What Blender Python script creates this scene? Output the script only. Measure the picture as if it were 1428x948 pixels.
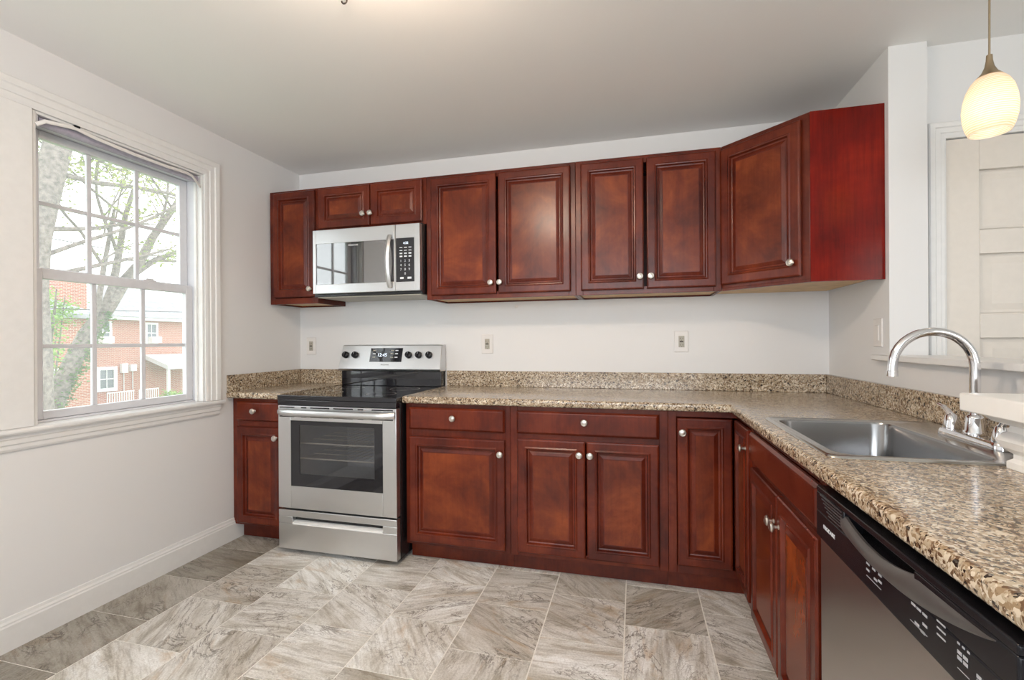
import bpy, bmesh, math, random
from mathutils import Vector, Matrix
PI = math.pi
random.seed(7)
for o in list(bpy.data.objects): bpy.data.objects.remove(o)
scene = bpy.context.scene
COL = scene.collection

# ------------------------------------------------------------------ camera
cam_d = bpy.data.cameras.new('camera'); cam = bpy.data.objects.new('camera', cam_d); COL.objects.link(cam)
TH, RO, PITCH, F_PX = .2532, -.0062, -.001, 653.46
fwd = Vector((-math.sin(TH)*math.cos(PITCH), math.cos(TH)*math.cos(PITCH), math.sin(PITCH)))
right = Vector((math.cos(TH), math.sin(TH), 0)); up = right.cross(fwd)
c, s = math.cos(RO), math.sin(RO)
r2 = right*c + up*s; u2 = -right*s + up*c
R = Matrix((r2, u2, -fwd)).transposed()
cam.matrix_world = Matrix.Translation((2.4153, -2.9832, 1.2124)) @ R.to_4x4()
cam_d.sensor_fit = 'HORIZONTAL'; cam_d.sensor_width = 36; cam_d.lens = 36*F_PX/1428
cam_d.shift_x = -(716.55-714)/1428; cam_d.shift_y = (476.3-474)/1428
cam_d.clip_start = .05; cam_d.clip_end = 300
scene.camera = cam

# ------------------------------------------------------------------ light
vs = scene.view_settings
scene.display_settings.display_device = 'sRGB'
vs.view_transform = 'Standard'; vs.look = 'None'; vs.exposure = 0.0; vs.gamma = 1.0; vs.use_curve_mapping = False
W = bpy.data.worlds.new('overcast_sky'); scene.world = W; W.use_nodes = True
bg = W.node_tree.nodes['Background']; bg.inputs[0].default_value = (.95, .98, 1, 1); bg.inputs[1].default_value = 3.3

def area(name, loc, rot, sx, sy, watts, col, portal=False):
    d = bpy.data.lights.new(name, 'AREA'); d.shape = 'RECTANGLE'; d.size = sx; d.size_y = sy
    d.energy = watts; d.color = col
    if portal: d.cycles.is_portal = True
    o = bpy.data.objects.new(name, d); COL.objects.link(o); o.location = loc; o.rotation_euler = rot
    return o
def point(name, loc, watts, col, rad):
    d = bpy.data.lights.new(name, 'POINT'); d.energy = watts; d.color = col; d.shadow_soft_size = rad
    o = bpy.data.objects.new(name, d); COL.objects.link(o); o.location = loc
    return o
area('window_portal', (-.2, -1.2, 1.53), (0, -PI/2, 0), 1.3, .8, 1, (1, 1, 1), portal=True)
# area lamps added for even light: rear window daylight, and a dining fill
area('rear_window_daylight', (2.0, -4.82, 1.55), (PI/2+.28, 0, 0), 2.6, 1.5, 42, (.88, .94, 1))
area('dining_fill', (5.6, -4.2, 1.55), (PI/2, 0, PI/5), 1.6, 1.5, 20, (1, .97, .93))  # added fill lamp; no window stands here

# ------------------------------------------------------------------ materials
def new_mat(name):
    m = bpy.data.materials.new(name); m.use_nodes = True
    nt = m.node_tree; b = nt.nodes['Principled BSDF']
    return m, nt, b
def N(nt, t, **kw):
    n = nt.nodes.new(t)
    for k, v in kw.items():
        if k in n.inputs.keys(): n.inputs[k].default_value = v
        else: setattr(n, k, v)
    return n
def ramp(nt, fac, stops, interp='LINEAR'):
    n = nt.nodes.new('ShaderNodeValToRGB'); cr = n.color_ramp; cr.interpolation = interp
    while len(cr.elements) < len(stops): cr.elements.new(.5)
    for e, (p, col) in zip(cr.elements, stops):
        e.position = p; e.color = (*col, 1)
    nt.links.new(fac, n.inputs[0]); return n.outputs[0]
def mixc(nt, fac, a, b, mode='MIX'):
    n = nt.nodes.new('ShaderNodeMix'); n.data_type = 'RGBA'; n.blend_type = mode
    for sock, v in ((n.inputs[0], fac), (n.inputs[6], a), (n.inputs[7], b)):
        if hasattr(v, 'links'): nt.links.new(v, sock)
        else: sock.default_value = v if not isinstance(v, tuple) else (*v, 1)[:4]
    return n.outputs[2]
def coords(nt, scale=(1, 1, 1), kind='Object', rnd=0.0):
    tc = nt.nodes.new('ShaderNodeTexCoord'); mp = nt.nodes.new('ShaderNodeMapping')
    mp.inputs['Scale'].default_value = scale
    src = tc.outputs[kind]
    if rnd:
        oi = nt.nodes.new('ShaderNodeObjectInfo'); vm = nt.nodes.new('ShaderNodeVectorMath'); vm.operation = 'SCALE'
        vm.inputs[0].default_value = (rnd, rnd*.7, rnd*1.3); nt.links.new(oi.outputs['Random'], vm.inputs['Scale'])
        ad = nt.nodes.new('ShaderNodeVectorMath'); ad.operation = 'ADD'
        nt.links.new(src, ad.inputs[0]); nt.links.new(vm.outputs[0], ad.inputs[1]); src = ad.outputs[0]
    nt.links.new(src, mp.inputs[0]); return mp.outputs[0]
def noise(nt, vec, scale, detail=4, rough=.55, dist=0):
    n = N(nt, 'ShaderNodeTexNoise', Scale=scale, Detail=detail, Roughness=rough, Distortion=dist)
    nt.links.new(vec, n.inputs['Vector']); return n.outputs[0]
def bump(nt, b, h, strength, dist=.002):
    n = N(nt, 'ShaderNodeBump', Strength=strength, Distance=dist)
    nt.links.new(h, n.inputs['Height']); nt.links.new(n.outputs[0], b.inputs['Normal'])
def plain(name, col, rough=.5, metal=0, coat=0, var=.04, vscale=30):
    m, nt, b = new_mat(name)
    v = coords(nt); f = noise(nt, v, vscale, 3)
    lo = tuple(max(0, x*(1-var)) for x in col); hi = tuple(min(1, x*(1+var)) for x in col)
    nt.links.new(ramp(nt, f, [(.35, lo), (.65, hi)]), b.inputs['Base Color'])
    b.inputs['Roughness'].default_value = rough; b.inputs['Metallic'].default_value = metal
    b.inputs['Coat Weight'].default_value = coat
    return m
def wall_mat(name, col, bs=.06):
    m, nt, b = new_mat(name); v = coords(nt)
    f = noise(nt, v, 1.3, 3); lo = tuple(x*.985 for x in col)
    nt.links.new(ramp(nt, f, [(.3, lo), (.7, col)]), b.inputs['Base Color'])
    b.inputs['Roughness'].default_value = .55
    bump(nt, b, noise(nt, v, 190, 3), bs, .001)
    return m
def wood(name, dark, mid, light, rough=.265, grain=.5, scale=5.0, spec=.36):
    m, nt, b = new_mat(name)
    v = coords(nt, rnd=17)
    blot = noise(nt, v, scale, 6, .62, .4)
    base = ramp(nt, blot, [(.28, dark), (.5, mid), (.74, light)])
    vg = coords(nt, (90, 90, 5), rnd=9)
    g = noise(nt, vg, 1.0, 5, .6)
    gr = ramp(nt, g, [(.3, (.62, .56, .55)), (.65, (1, 1, 1))])
    col = mixc(nt, grain, base, mixc(nt, 1.0, base, gr, 'MULTIPLY'))
    nt.links.new(col, b.inputs['Base Color'])
    b.inputs['Roughness'].default_value = rough; b.inputs['Specular IOR Level'].default_value = spec
    bump(nt, b, g, .04, .0006)
    return m
M = {}
M['wall'] = wall_mat('wall_paint', (.785, .785, .785))
M['ceil'] = wall_mat('ceiling_paint', (.90, .895, .88))
M['trim'] = plain('trim_paint', (.80, .80, .79), .35, var=.015)
M['door_paint'] = plain('door_paint', (.76, .71, .645), .38, var=.015)
M['wood'] = wood('cherry_stain', (.050, .007, .004), (.115, .016, .006), (.20, .034, .011), scale=3.5)
M['panel'] = wood('cherry_panel_stain', (.065, .009, .003), (.150, .024, .006), (.29, .062, .014), grain=.4, scale=4.2)
M['wood_low'] = M['wood']
M['laminate'] = wood('cherry_laminate', (.085, .003, .002), (.19, .007, .003), (.30, .018, .006), .16, .9, 2.5, .25)
M['maple'] = plain('maple_ply', (.62, .42, .20), .5, var=.12, vscale=12)
M['dark_gap'] = plain('cabinet_inside', (.10, .045, .025), .7)
M['black'] = plain('black_enamel', (.012, .012, .014), .25)
M['black_gloss'] = plain('black_glass', (.006, .006, .010), .04, coat=.5)
M['mirror_glass'] = plain('reflective_black_glass', (.010, .010, .014), .03, coat=1)
M['mirror_glass'].node_tree.nodes['Principled BSDF'].inputs['Coat IOR'].default_value = 2.7
M['mirror_glass'].node_tree.nodes['Principled BSDF'].inputs['Specular IOR Level'].default_value = 1.0
M['black_plastic'] = plain('black_plastic', (.008, .008, .011), .26)
M['black_plastic'].node_tree.nodes['Principled BSDF'].inputs['Specular IOR Level'].default_value = .3
M['white_plastic'] = plain('white_plastic', (.78, .76, .74), .35, var=.01)
M['grey_plastic'] = plain('grey_plastic', (.42, .40, .34), .4)
M['vinyl'] = plain('vinyl_frame', (.69, .70, .735), .35, var=.02)
M['marking'] = plain('white_print', (.80, .82, .86), .4)
M['chrome'] = plain('chrome', (.82, .82, .84), .06, metal=1, var=.01)
M['pale_print'] = plain('pale_grey_print', (.42, .43, .46), .4)
M['handle_grey'] = plain('dark_grey_plastic', (.07, .07, .075), .3)
M['nickel'] = plain('brushed_nickel', (.66, .63, .58), .28, metal=1, var=.05, vscale=150)
M['bronze'] = plain('satin_brass', (.50, .40, .27), .3, metal=1)
M['dark_metal'] = plain('dark_bronze', (.05, .04, .035), .4, metal=.7)
M['cavity'] = plain('oven_enamel', (.70, .70, .69), .35)
M['rack'] = plain('rack_wire', (.85, .80, .66), .4)
M['blind'] = plain('blind_fabric', (.42, .39, .47), .75, var=.08, vscale=60)
M['cream_block'] = plain('white_gloss_paint', (.90, .90, .88), .3, var=.01)

def steel(name, col, stretch, rough=.27):
    m, nt, b = new_mat(name)
    g = noise(nt, coords(nt, stretch), 1, 4, .6)
    nt.links.new(ramp(nt, g, [(.3, tuple(x*.97 for x in col)), (.7, col)]), b.inputs['Base Color'])
    b.inputs['Metallic'].default_value = 1
    rr = N(nt, 'ShaderNodeMapRange'); rr.inputs[3].default_value = rough*.85; rr.inputs[4].default_value = rough*1.2
    nt.links.new(g, rr.inputs[0]); nt.links.new(rr.outputs[0], b.inputs['Roughness'])
    bump(nt, b, g, .02, .0003)
    return m
M['steel'] = steel('stainless_steel', (.68, .685, .69), (1, 1, 900), .33)
M['steel_v'] = steel('stainless_steel_vertical_brush', (.50, .485, .47), (500, 500, 3), .3)
M['bowl_steel'] = steel('sink_bowl_steel', (.30, .30, .305), (300, 4, 4), .2)  # sink steel darkened: the bowl's dark reflections are put into the colour
M['sink_steel'] = steel('sink_steel', (.55, .54, .52), (300, 4, 4), .2)

def granite():
    m, nt, b = new_mat('speckled_granite_laminate'); v0 = coords(nt)
    nz = N(nt, 'ShaderNodeTexNoise', Scale=60.0, Detail=3.0); nt.links.new(v0, nz.inputs['Vector'])
    sc_ = nt.nodes.new('ShaderNodeVectorMath'); sc_.operation = 'SCALE'; sc_.inputs['Scale'].default_value = .012; nt.links.new(nz.outputs['Color'], sc_.inputs[0])
    ad = nt.nodes.new('ShaderNodeVectorMath'); ad.operation = 'ADD'; nt.links.new(v0, ad.inputs[0]); nt.links.new(sc_.outputs[0], ad.inputs[1]); v = ad.outputs[0]
    CREAM, LIGHT, TAN, BROWN, DARK = (.70, .62, .495), (.50, .415, .30), (.34, .245, .15), (.15, .090, .05), (.030, .021, .016)
    def cells(sc, stops):
        vo = N(nt, 'ShaderNodeTexVoronoi', Scale=sc, Randomness=1.0); nt.links.new(v, vo.inputs['Vector'])
        sep = nt.nodes.new('ShaderNodeSeparateColor'); nt.links.new(vo.outputs['Color'], sep.inputs[0])
        return ramp(nt, sep.outputs[0], stops, 'CONSTANT')
    a = cells(125.0, [(0, DARK), (.09, BROWN), (.25, TAN), (.48, LIGHT), (.76, CREAM)])
    c2 = cells(260.0, [(0, DARK), (.14, BROWN), (.33, TAN), (.56, LIGHT), (.82, CREAM)])
    msk = ramp(nt, noise(nt, v0, 75, 2), [(.44, (0, 0, 0)), (.56, (1, 1, 1))])
    fin = mixc(nt, msk, a, c2)
    cl_ = ramp(nt, noise(nt, v0, 11, 3, .6), [(.35, (.80, .76, .72)), (.65, (1.08, 1.08, 1.08))])
    nt.links.new(mixc(nt, 1.0, fin, cl_, 'MULTIPLY'), b.inputs['Base Color'])
    b.inputs['Roughness'].default_value = .20; b.inputs['Coat Weight'].default_value = .3; b.inputs['Coat Roughness'].default_value = .1
    return m
M['granite'] = granite()

def tile_mat():
    m, nt, b = new_mat('stone_look_tile')
    uv = nt.nodes.new('ShaderNodeUVMap'); uv.uv_map = 'tile'
    at = nt.nodes.new('ShaderNodeVertexColor'); at.layer_name = 'tone'
    sep = nt.nodes.new('ShaderNodeSeparateColor'); nt.links.new(at.outputs[0], sep.inputs[0])
    def mapped(sx, sy, ox=0):
        mp = nt.nodes.new('ShaderNodeMapping'); mp.inputs['Scale'].default_value = (sx, sy, 1); mp.inputs['Location'].default_value = (ox, ox*.3, ox)
        nt.links.new(uv.outputs[0], mp.inputs[0]); return mp.outputs[0]
    st1 = noise(nt, mapped(1.5, 6), 2.2, 10, .66, 1.3)
    base = ramp(nt, st1, [(.28, (.19, .165, .13)), (.40, (.42, .39, .34)), (.47, (.60, .58, .54)), (.58, (.72, .71, .69)), (.75, (.80, .80, .79))])
    big = noise(nt, mapped(1, 2.2, 3), 2.6, 6, .62, 1.0)
    base = mixc(nt, .38, base, ramp(nt, big, [(.34, (.25, .205, .15)), (.46, (.46, .42, .36)), (.6, (.72, .70, .67))]))
    # fine streaks along the stone's grain
    st2 = noise(nt, mapped(4, 42, 7), 1.6, 6, .62, .5)
    base = mixc(nt, ramp(nt, st2, [(.50, (0, 0, 0)), (.66, (.42, .42, .42))]), base, (.20, .17, .13))
    grit = noise(nt, mapped(1, 1, 2), 130, 3, .7)
    base = mixc(nt, 1.0, base, ramp(nt, grit, [(.32, (.80, .79, .77)), (.62, (1.06, 1.06, 1.06))]), 'MULTIPLY')
    def veins(vec, sc, width, lo, hi, off):
        n_ = noise(nt, vec, sc, 7, .66, 2.2)
        ma = N(nt, 'ShaderNodeMath', operation='SUBTRACT'); ma.inputs[1].default_value = .5; nt.links.new(n_, ma.inputs[0])
        ab = N(nt, 'ShaderNodeMath', operation='ABSOLUTE'); nt.links.new(ma.outputs[0], ab.inputs[0])
        line = ramp(nt, ab.outputs[0], [(.0, (.92, .92, .92)), (width, (0, 0, 0))])
        return mixc(nt, 1.0, line, ramp(nt, noise(nt, mapped(1, 1, off), 3.3, 2), [(lo, (0, 0, 0)), (hi, (1, 1, 1))]), 'MULTIPLY')
    rust = ramp(nt, noise(nt, mapped(1.6, 5, 11), 1.7, 6, .6, 1.4), [(.57, (0, 0, 0)), (.70, (.55, .55, .55))])
    base = mixc(nt, rust, base, (.40, .26, .13))
    base = mixc(nt, veins(mapped(1.5, 3.2, 5), 1.6, .020, .46, .60, 4), base, (.085, .065, .05))
    base = mixc(nt, veins(mapped(2.2, 5, 9), 2.2, .014, .50, .62, 8), base, (.13, .10, .075))
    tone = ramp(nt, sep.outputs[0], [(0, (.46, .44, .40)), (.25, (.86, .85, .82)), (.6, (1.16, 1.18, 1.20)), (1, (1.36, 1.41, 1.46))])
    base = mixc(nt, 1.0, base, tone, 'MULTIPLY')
    nt.links.new(base, b.inputs['Base Color'])
    b.inputs['Roughness'].default_value = .36
    bump(nt, b, st1, .15, .0015)
    return m
M['tile'] = tile_mat()
M['grout'] = plain('grout', (.86, .84, .79), .8)

def glass_mat(name, tint, gloss, fres=1.45):
    m = bpy.data.materials.new(name); m.use_nodes = True; nt = m.node_tree; nt.nodes.clear()
    out = nt.nodes.new('ShaderNodeOutputMaterial'); mx = nt.nodes.new('ShaderNodeMixShader')
    t = nt.nodes.new('ShaderNodeBsdfTransparent'); t.inputs[0].default_value = (*tint, 1)
    g = nt.nodes.new('ShaderNodeBsdfGlossy'); g.inputs['Roughness'].default_value = .02; g.inputs[0].default_value = (gloss, gloss, gloss, 1)
    lw = nt.nodes.new('ShaderNodeLayerWeight'); lw.inputs[0].default_value = .5
    pw = N(nt, 'ShaderNodeMath', operation='POWER'); pw.inputs[1].default_value = 5.0; nt.links.new(lw.outputs['Facing'], pw.inputs[0])
    f = nt.nodes.new('ShaderNodeMapRange'); f0 = ((fres-1)/(fres+1))**2
    f.inputs[3].default_value = f0; f.inputs[4].default_value = .9; nt.links.new(pw.outputs[0], f.inputs[0])
    nt.links.new(f.outputs[0], mx.inputs[0]); nt.links.new(t.outputs[0], mx.inputs[1]); nt.links.new(g.outputs[0], mx.inputs[2])
    nt.links.new(mx.outputs[0], out.inputs[0]); return m
M['pane'] = glass_mat('window_glass', (.98, .99, .99), 1.0)
M['oven_glass'] = glass_mat('oven_door_glass', (.70, .70, .72), 1.0, 1.55)
def screen_mat():
    m = bpy.data.materials.new('haze_screen'); m.use_nodes = True; nt = m.node_tree; nt.nodes.clear()
    out = nt.nodes.new('ShaderNodeOutputMaterial'); mx = nt.nodes.new('ShaderNodeMixShader')
    t = nt.nodes.new('ShaderNodeBsdfTransparent'); tr = nt.nodes.new('ShaderNodeBsdfTranslucent'); tr.inputs[0].default_value = (.80, .82, .84, 1)
    # added translucent veil, puts haze over the view through both sashes
    v = coords(nt, (1, 1, 1)); w = N(nt, 'ShaderNodeTexNoise', Scale=400.0); nt.links.new(v, w.inputs['Vector'])
    r = nt.nodes.new('ShaderNodeMapRange'); r.inputs[3].default_value = .05; r.inputs[4].default_value = .15
    nt.links.new(w.outputs[0], r.inputs[0]); nt.links.new(r.outputs[0], mx.inputs[0])
    nt.links.new(t.outputs[0], mx.inputs[1]); nt.links.new(tr.outputs[0], mx.inputs[2]); nt.links.new(mx.outputs[0], out.inputs[0])
    return m
M['screen'] = screen_mat()
def shade_mat():
    m, nt, b = new_mat('swirled_glass_shade')
    w = N(nt, 'ShaderNodeTexWave', Scale=22.0, Distortion=3.0, Detail=2.0); w.bands_direction = 'Z'
    nt.links.new(coords(nt, (1, 1, 2.2)), w.inputs['Vector'])
    nt.links.new(ramp(nt, w.outputs['Fac'], [(.25, (.94, .76, .56)), (.5, (.98, .95, .90))]), b.inputs['Base Color'])
    b.inputs['Roughness'].default_value = .25
    tr = nt.nodes.new('ShaderNodeBsdfTranslucent'); nt.links.new(b.inputs['Base Color'].links[0].from_socket, tr.inputs[0])
    mx = nt.nodes.new('ShaderNodeMixShader'); mx.inputs[0].default_value = .62
    nt.links.new(b.outputs[0], mx.inputs[1]); nt.links.new(tr.outputs[0], mx.inputs[2])
    nt.links.new(mx.outputs[0], nt.nodes['Material Output'].inputs[0]); return m
M['shade'] = shade_mat()
def emit(name, col, st):
    m, nt, b = new_mat(name); b.inputs['Emission Color'].default_value = (*col, 1); b.inputs['Emission Strength'].default_value = st
    b.inputs['Base Color'].default_value = (*col, 1); return m
M['bulb'] = emit('lit_bulb', (1, .90, .77), 12)
M['lamp_glass'] = emit('lit_frosted_glass', (1, .80, .62), 122)
M['led'] = emit('lit_display', (.75, .85, 1), 1.2)
def brick():
    m, nt, b = new_mat('red_brick')
    tc = nt.nodes.new('ShaderNodeTexCoord'); sx = nt.nodes.new('ShaderNodeSeparateXYZ'); nt.links.new(tc.outputs['Object'], sx.inputs[0])
    ad = N(nt, 'ShaderNodeMath', operation='ADD'); nt.links.new(sx.outputs[0], ad.inputs[0]); nt.links.new(sx.outputs[1], ad.inputs[1])
    cb = nt.nodes.new('ShaderNodeCombineXYZ'); nt.links.new(ad.outputs[0], cb.inputs[0]); nt.links.new(sx.outputs[2], cb.inputs[1])
    br = N(nt, 'ShaderNodeTexBrick', Scale=1.0); br.inputs['Brick Width'].default_value = .22; br.inputs['Row Height'].default_value = .075; br.inputs['Mortar Size'].default_value = .010
    br.inputs['Color1'].default_value = (.46, .16, .10, 1); br.inputs['Color2'].default_value = (.38, .115, .075, 1); br.inputs['Mortar'].default_value = (.55, .46, .40, 1)
    nt.links.new(cb.outputs[0], br.inputs['Vector']); nt.links.new(br.outputs['Color'], b.inputs['Base Color']); b.inputs['Roughness'].default_value = .85
    return m
M['brick'] = brick()
M['slate'] = plain('slate_roof', (.30, .30, .32), .7, var=.2, vscale=3)
M['house_white'] = plain('exterior_white', (.80, .80, .80), .5)
M['house_glass'] = plain('dark_window', (.16, .18, .20), .1)
M['awning'] = plain('awning_fabric', (.62, .62, .62), .7)
M['bark'] = plain('bark', (.20, .165, .145), .9, var=.35, vscale=14)
M['grass'] = plain('lawn', (.16, .24, .07), .9, var=.3, vscale=3)
def leaf_mat(name, lo, hi):
    m, nt, b = new_mat(name); f = noise(nt, coords(nt), 3.5, 2)
    nt.links.new(ramp(nt, f, [(.35, lo), (.65, hi)]), b.inputs['Base Color']); b.inputs['Roughness'].default_value = .6
    tr = nt.nodes.new('ShaderNodeBsdfTranslucent'); nt.links.new(b.inputs['Base Color'].links[0].from_socket, tr.inputs[0])
    mx = nt.nodes.new('ShaderNodeMixShader'); mx.inputs[0].default_value = .4
    nt.links.new(b.outputs[0], mx.inputs[1]); nt.links.new(tr.outputs[0], mx.inputs[2])
    nt.links.new(mx.outputs[0], nt.nodes['Material Output'].inputs[0]); return m
M['leaf'] = leaf_mat('tree_leaf', (.22, .30, .08), (.45, .46, .16))
M['leaf_green'] = leaf_mat('shrub_leaf', (.17, .33, .06), (.36, .52, .14))
M['ivy'] = leaf_mat('ivy_leaf', (.08, .17, .05), (.20, .30, .10))
M['wire'] = plain('cable', (.06, .06, .06), .6)

# ------------------------------------------------------------------ mesh helpers
class MB:
    def __init__(s): s.v = []; s.f = []
    def add(s, vs, fs):
        o = len(s.v); s.v += [tuple(p) for p in vs]; s.f += [tuple(i+o for i in f) for f in fs]; return s
    def box(s, x0, y0, z0, x1, y1, z1):
        if x0 > x1: x0, x1 = x1, x0
        if y0 > y1: y0, y1 = y1, y0
        if z0 > z1: z0, z1 = z1, z0
        return s.add([(x0,y0,z0),(x1,y0,z0),(x1,y1,z0),(x0,y1,z0),(x0,y0,z1),(x1,y0,z1),(x1,y1,z1),(x0,y1,z1)],
                     [(0,3,2,1),(4,5,6,7),(0,1,5,4),(1,2,6,5),(2,3,7,6),(3,0,4,7)])
    def rings(s, loops, cap0=True, cap1=True):
        n = len(loops[0]); vs = [p for l in loops for p in l]; fs = []
        for k in range(len(loops)-1):
            for i in range(n):
                j = (i+1) % n; fs.append((k*n+i, k*n+j, (k+1)*n+j, (k+1)*n+i))
        if cap0: fs.append(tuple(reversed(range(n))))
        if cap1: fs.append(tuple((len(loops)-1)*n+i for i in range(n)))
        return s.add(vs, fs)
    def prism(s, poly, axis, a, b):
        def P(p, t):
            return {'x': (t, p[0], p[1]), 'y': (p[0], t, p[1]), 'z': (p[0], p[1], t)}[axis]
        return s.rings([[P(p, a) for p in poly], [P(p, b) for p in poly]])
    def lathe(s, prof, base=(0,0,0), axis=(0,0,1), n=24, cap0=True, cap1=True):
        a = Vector(axis).normalized(); t = Vector((1,0,0)) if abs(a.x) < .9 else Vector((0,1,0))
        p = a.cross(t).normalized(); q = a.cross(p); B = Vector(base)
        return s.rings([[tuple(B + a*z + (p*math.cos(2*PI*i/n) + q*math.sin(2*PI*i/n))*max(r, 1e-5)) for i in range(n)] for r, z in prof], cap0, cap1)
    def tube(s, pts, rad, n=10, flat=None):
        pts = [Vector(p) for p in pts]; loops = []
        if not hasattr(rad, '__len__'): rad = [rad]*len(pts)
        d0 = (pts[1]-pts[0]).normalized(); ref = Vector((0,0,1)) if abs(d0.z) < .9 else Vector((0,1,0))
        p = d0.cross(ref).normalized()
        for i, P in enumerate(pts):
            d = (pts[min(i+1, len(pts)-1)] - pts[max(i-1, 0)]).normalized()
            p = (p - d*p.dot(d)).normalized(); q = d.cross(p)
            fa, fb = flat if flat else (1, 1)
            loops.append([tuple(P + (p*math.cos(2*PI*k/n)*fa + q*math.sin(2*PI*k/n)*fb)*rad[i]) for k in range(n)])
        return s.rings(loops)
    def loft_y(s, x0, x1, z0, z1, prof):
        """rectangle in the xz plane; prof = (inset, y) steps"""
        loops = []
        for i, y in prof:
            loops.append([(x0+i, y, z0+i), (x1-i, y, z0+i), (x1-i, y, z1-i), (x0+i, y, z1-i)])
        return s.rings(loops)
    def xf(s, f): s.v = [tuple(f(Vector(p))) for p in s.v]; return s
    def build(s, name, mat, parent=None, bevel=0, smooth=30, seg=2, world=False, label=None, cap=None):
        root = parent
        while root is not None and root.parent is not None: root = root.parent
        off = Vector(root.location) if (world and root is not None) else Vector((0,0,0))
        me = bpy.data.meshes.new(name)
        me.from_pydata([tuple(Vector(p)-off) for p in s.v], [], s.f)
        bm = bmesh.new(); bm.from_mesh(me); bmesh.ops.recalc_face_normals(bm, faces=bm.faces); bm.to_mesh(me); bm.free()
        me.materials.append(mat)
        if cap: me.materials.append(cap); me.polygons[len(me.polygons)-1].material_index = 1
        if smooth:
            for p in me.polygons: p.use_smooth = True
            me.set_sharp_from_angle(angle=math.radians(smooth))
        o = bpy.data.objects.new(name, me); COL.objects.link(o); o.parent = parent
        if bevel:
            md = o.modifiers.new('bevel', 'BEVEL'); md.width = bevel; md.segments = seg; md.limit_method = 'ANGLE'; md.angle_limit = math.radians(40); md.harden_normals = False
        if label: o['label'] = label
        return o
def thing(name, label, cat, loc=(0,0,0), rotz=0, group=None, kind=None):
    o = bpy.data.objects.new(name, None); COL.objects.link(o); o.location = loc; o.rotation_euler = (0, 0, rotz)
    o.empty_display_size = .1
    if kind: o['kind'] = kind
    o['label'] = label; o['category'] = cat
    if group: o['group'] = group
    return o
def tag(o, label=None, cat=None, group=None, kind=None):
    if label: o['label'] = label
    if cat: o['category'] = cat
    if group: o['group'] = group
    if kind: o['kind'] = kind
    return o
def struct(name, mb, mat, **kw):
    return tag(mb.build(name, mat, **kw), kind='structure')
def dup(o, parent=None):
    c_ = o.copy(); COL.objects.link(c_); c_.parent = parent
    for ch in o.children: dup(ch, c_)
    return c_
def text_part(name, body, size, mat, parent, loc, rot, depth=.0006, align='LEFT'):
    cu = bpy.data.curves.new('lettering', 'FONT'); cu.body = body; cu.size = size; cu.extrude = depth; cu.align_x = align
    t = bpy.data.objects.new('lettering', cu); COL.objects.link(t)
    dg = bpy.context.evaluated_depsgraph_get(); dg.update()
    me = bpy.data.meshes.new_from_object(t.evaluated_get(dg))
    bpy.data.objects.remove(t); bpy.data.curves.remove(cu)
    me.materials.clear(); me.materials.append(mat)
    o = bpy.data.objects.new(name, me); COL.objects.link(o); o.parent = parent; o.location = loc; o.rotation_euler = rot
    return o
def rrect(x0, y0, x1, y1, r, z, n=6):
    out = []
    for cx, cy, a0 in ((x1-r, y1-r, 0), (x0+r, y1-r, PI/2), (x0+r, y0+r, PI), (x1-r, y0+r, 3*PI/2)):
        for k in range(n+1):
            a = a0 + PI/2*k/n; out.append((cx+r*math.cos(a), cy+r*math.sin(a), z))
    return out

# ------------------------------------------------------------------ room shell
H = 2.459; XR = 3.467; YB = -4.9; XD = 6.4
# floor: running tile columns with real grout gaps
def make_floor():
    g = MB().box(-.02, YB, -.06, XD, .02, -.0015)
    fl = struct('floor', g, M['grout'])
    P = .3365; gap = .0028; me = bpy.data.meshes.new('tiles'); verts = []; faces = []; uvs = []; tones = []
    offs = {0: -.729, 1: -.8635, 2: -.69, 3: -.9075, 4: -.775, 5: -.918, 6: -.756, 7: -.93, 8: -.757}
    for k in range(0, 20):
        x0 = .010 + P*k; x1 = x0 + P
        off = offs.get(k, offs[k % 2 + 7])
        if k == 0: x0 = 0
        for j in range(-16, 6):
            y0 = off + P*j; y1 = y0 + P
            y0c, y1c, x1c = max(y0, YB), min(y1, 0), min(x1, XD)
            if y1c - y0c < .01 or x1c-x0 < .01: continue
            b = len(verts)
            gy = .0021
            verts += [(x0+gap, y0c+gy, 0), (x1c-gap, y0c+gy, 0), (x1c-gap, y1c-gy, 0), (x0+gap, y1c-gy, 0),
                      (x0+gap, y0c+gy, -.0015), (x1c-gap, y0c+gy, -.0015), (x1c-gap, y1c-gy, -.0015), (x0+gap, y1c-gy, -.0015)]
            fs = [(b, b+1, b+2, b+3), (b+4, b+5, b+1, b), (b+5, b+6, b+2, b+1), (b+6, b+7, b+3, b+2), (b+7, b+4, b, b+3)]
            faces += fs
            a = random.choice([0, 0, PI/2, PI, .5, -.6, 1.0]) + random.uniform(-.15, .15); ox, oy = random.uniform(0, 60), random.uniform(0, 60)
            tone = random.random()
            tone = .02 + .14*tone if k == 0 else .22 + .72*tone  # left column darker: own tile tone plus wall shadow put into the colour
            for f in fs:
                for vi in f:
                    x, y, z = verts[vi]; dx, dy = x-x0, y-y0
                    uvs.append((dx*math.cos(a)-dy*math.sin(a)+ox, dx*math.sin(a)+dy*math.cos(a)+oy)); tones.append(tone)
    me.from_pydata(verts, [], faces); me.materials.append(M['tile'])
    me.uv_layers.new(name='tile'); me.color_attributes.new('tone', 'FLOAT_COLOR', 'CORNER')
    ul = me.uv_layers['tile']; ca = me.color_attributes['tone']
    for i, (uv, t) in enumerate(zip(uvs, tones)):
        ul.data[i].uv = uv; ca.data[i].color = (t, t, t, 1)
    o = bpy.data.objects.new('tile_surface', me); COL.objects.link(o); o.parent = fl
    return fl
make_floor()
struct('ceiling', MB().box(-.2, YB-.2, H, XD+.2, .2, H+.1), M['ceil'])
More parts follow.
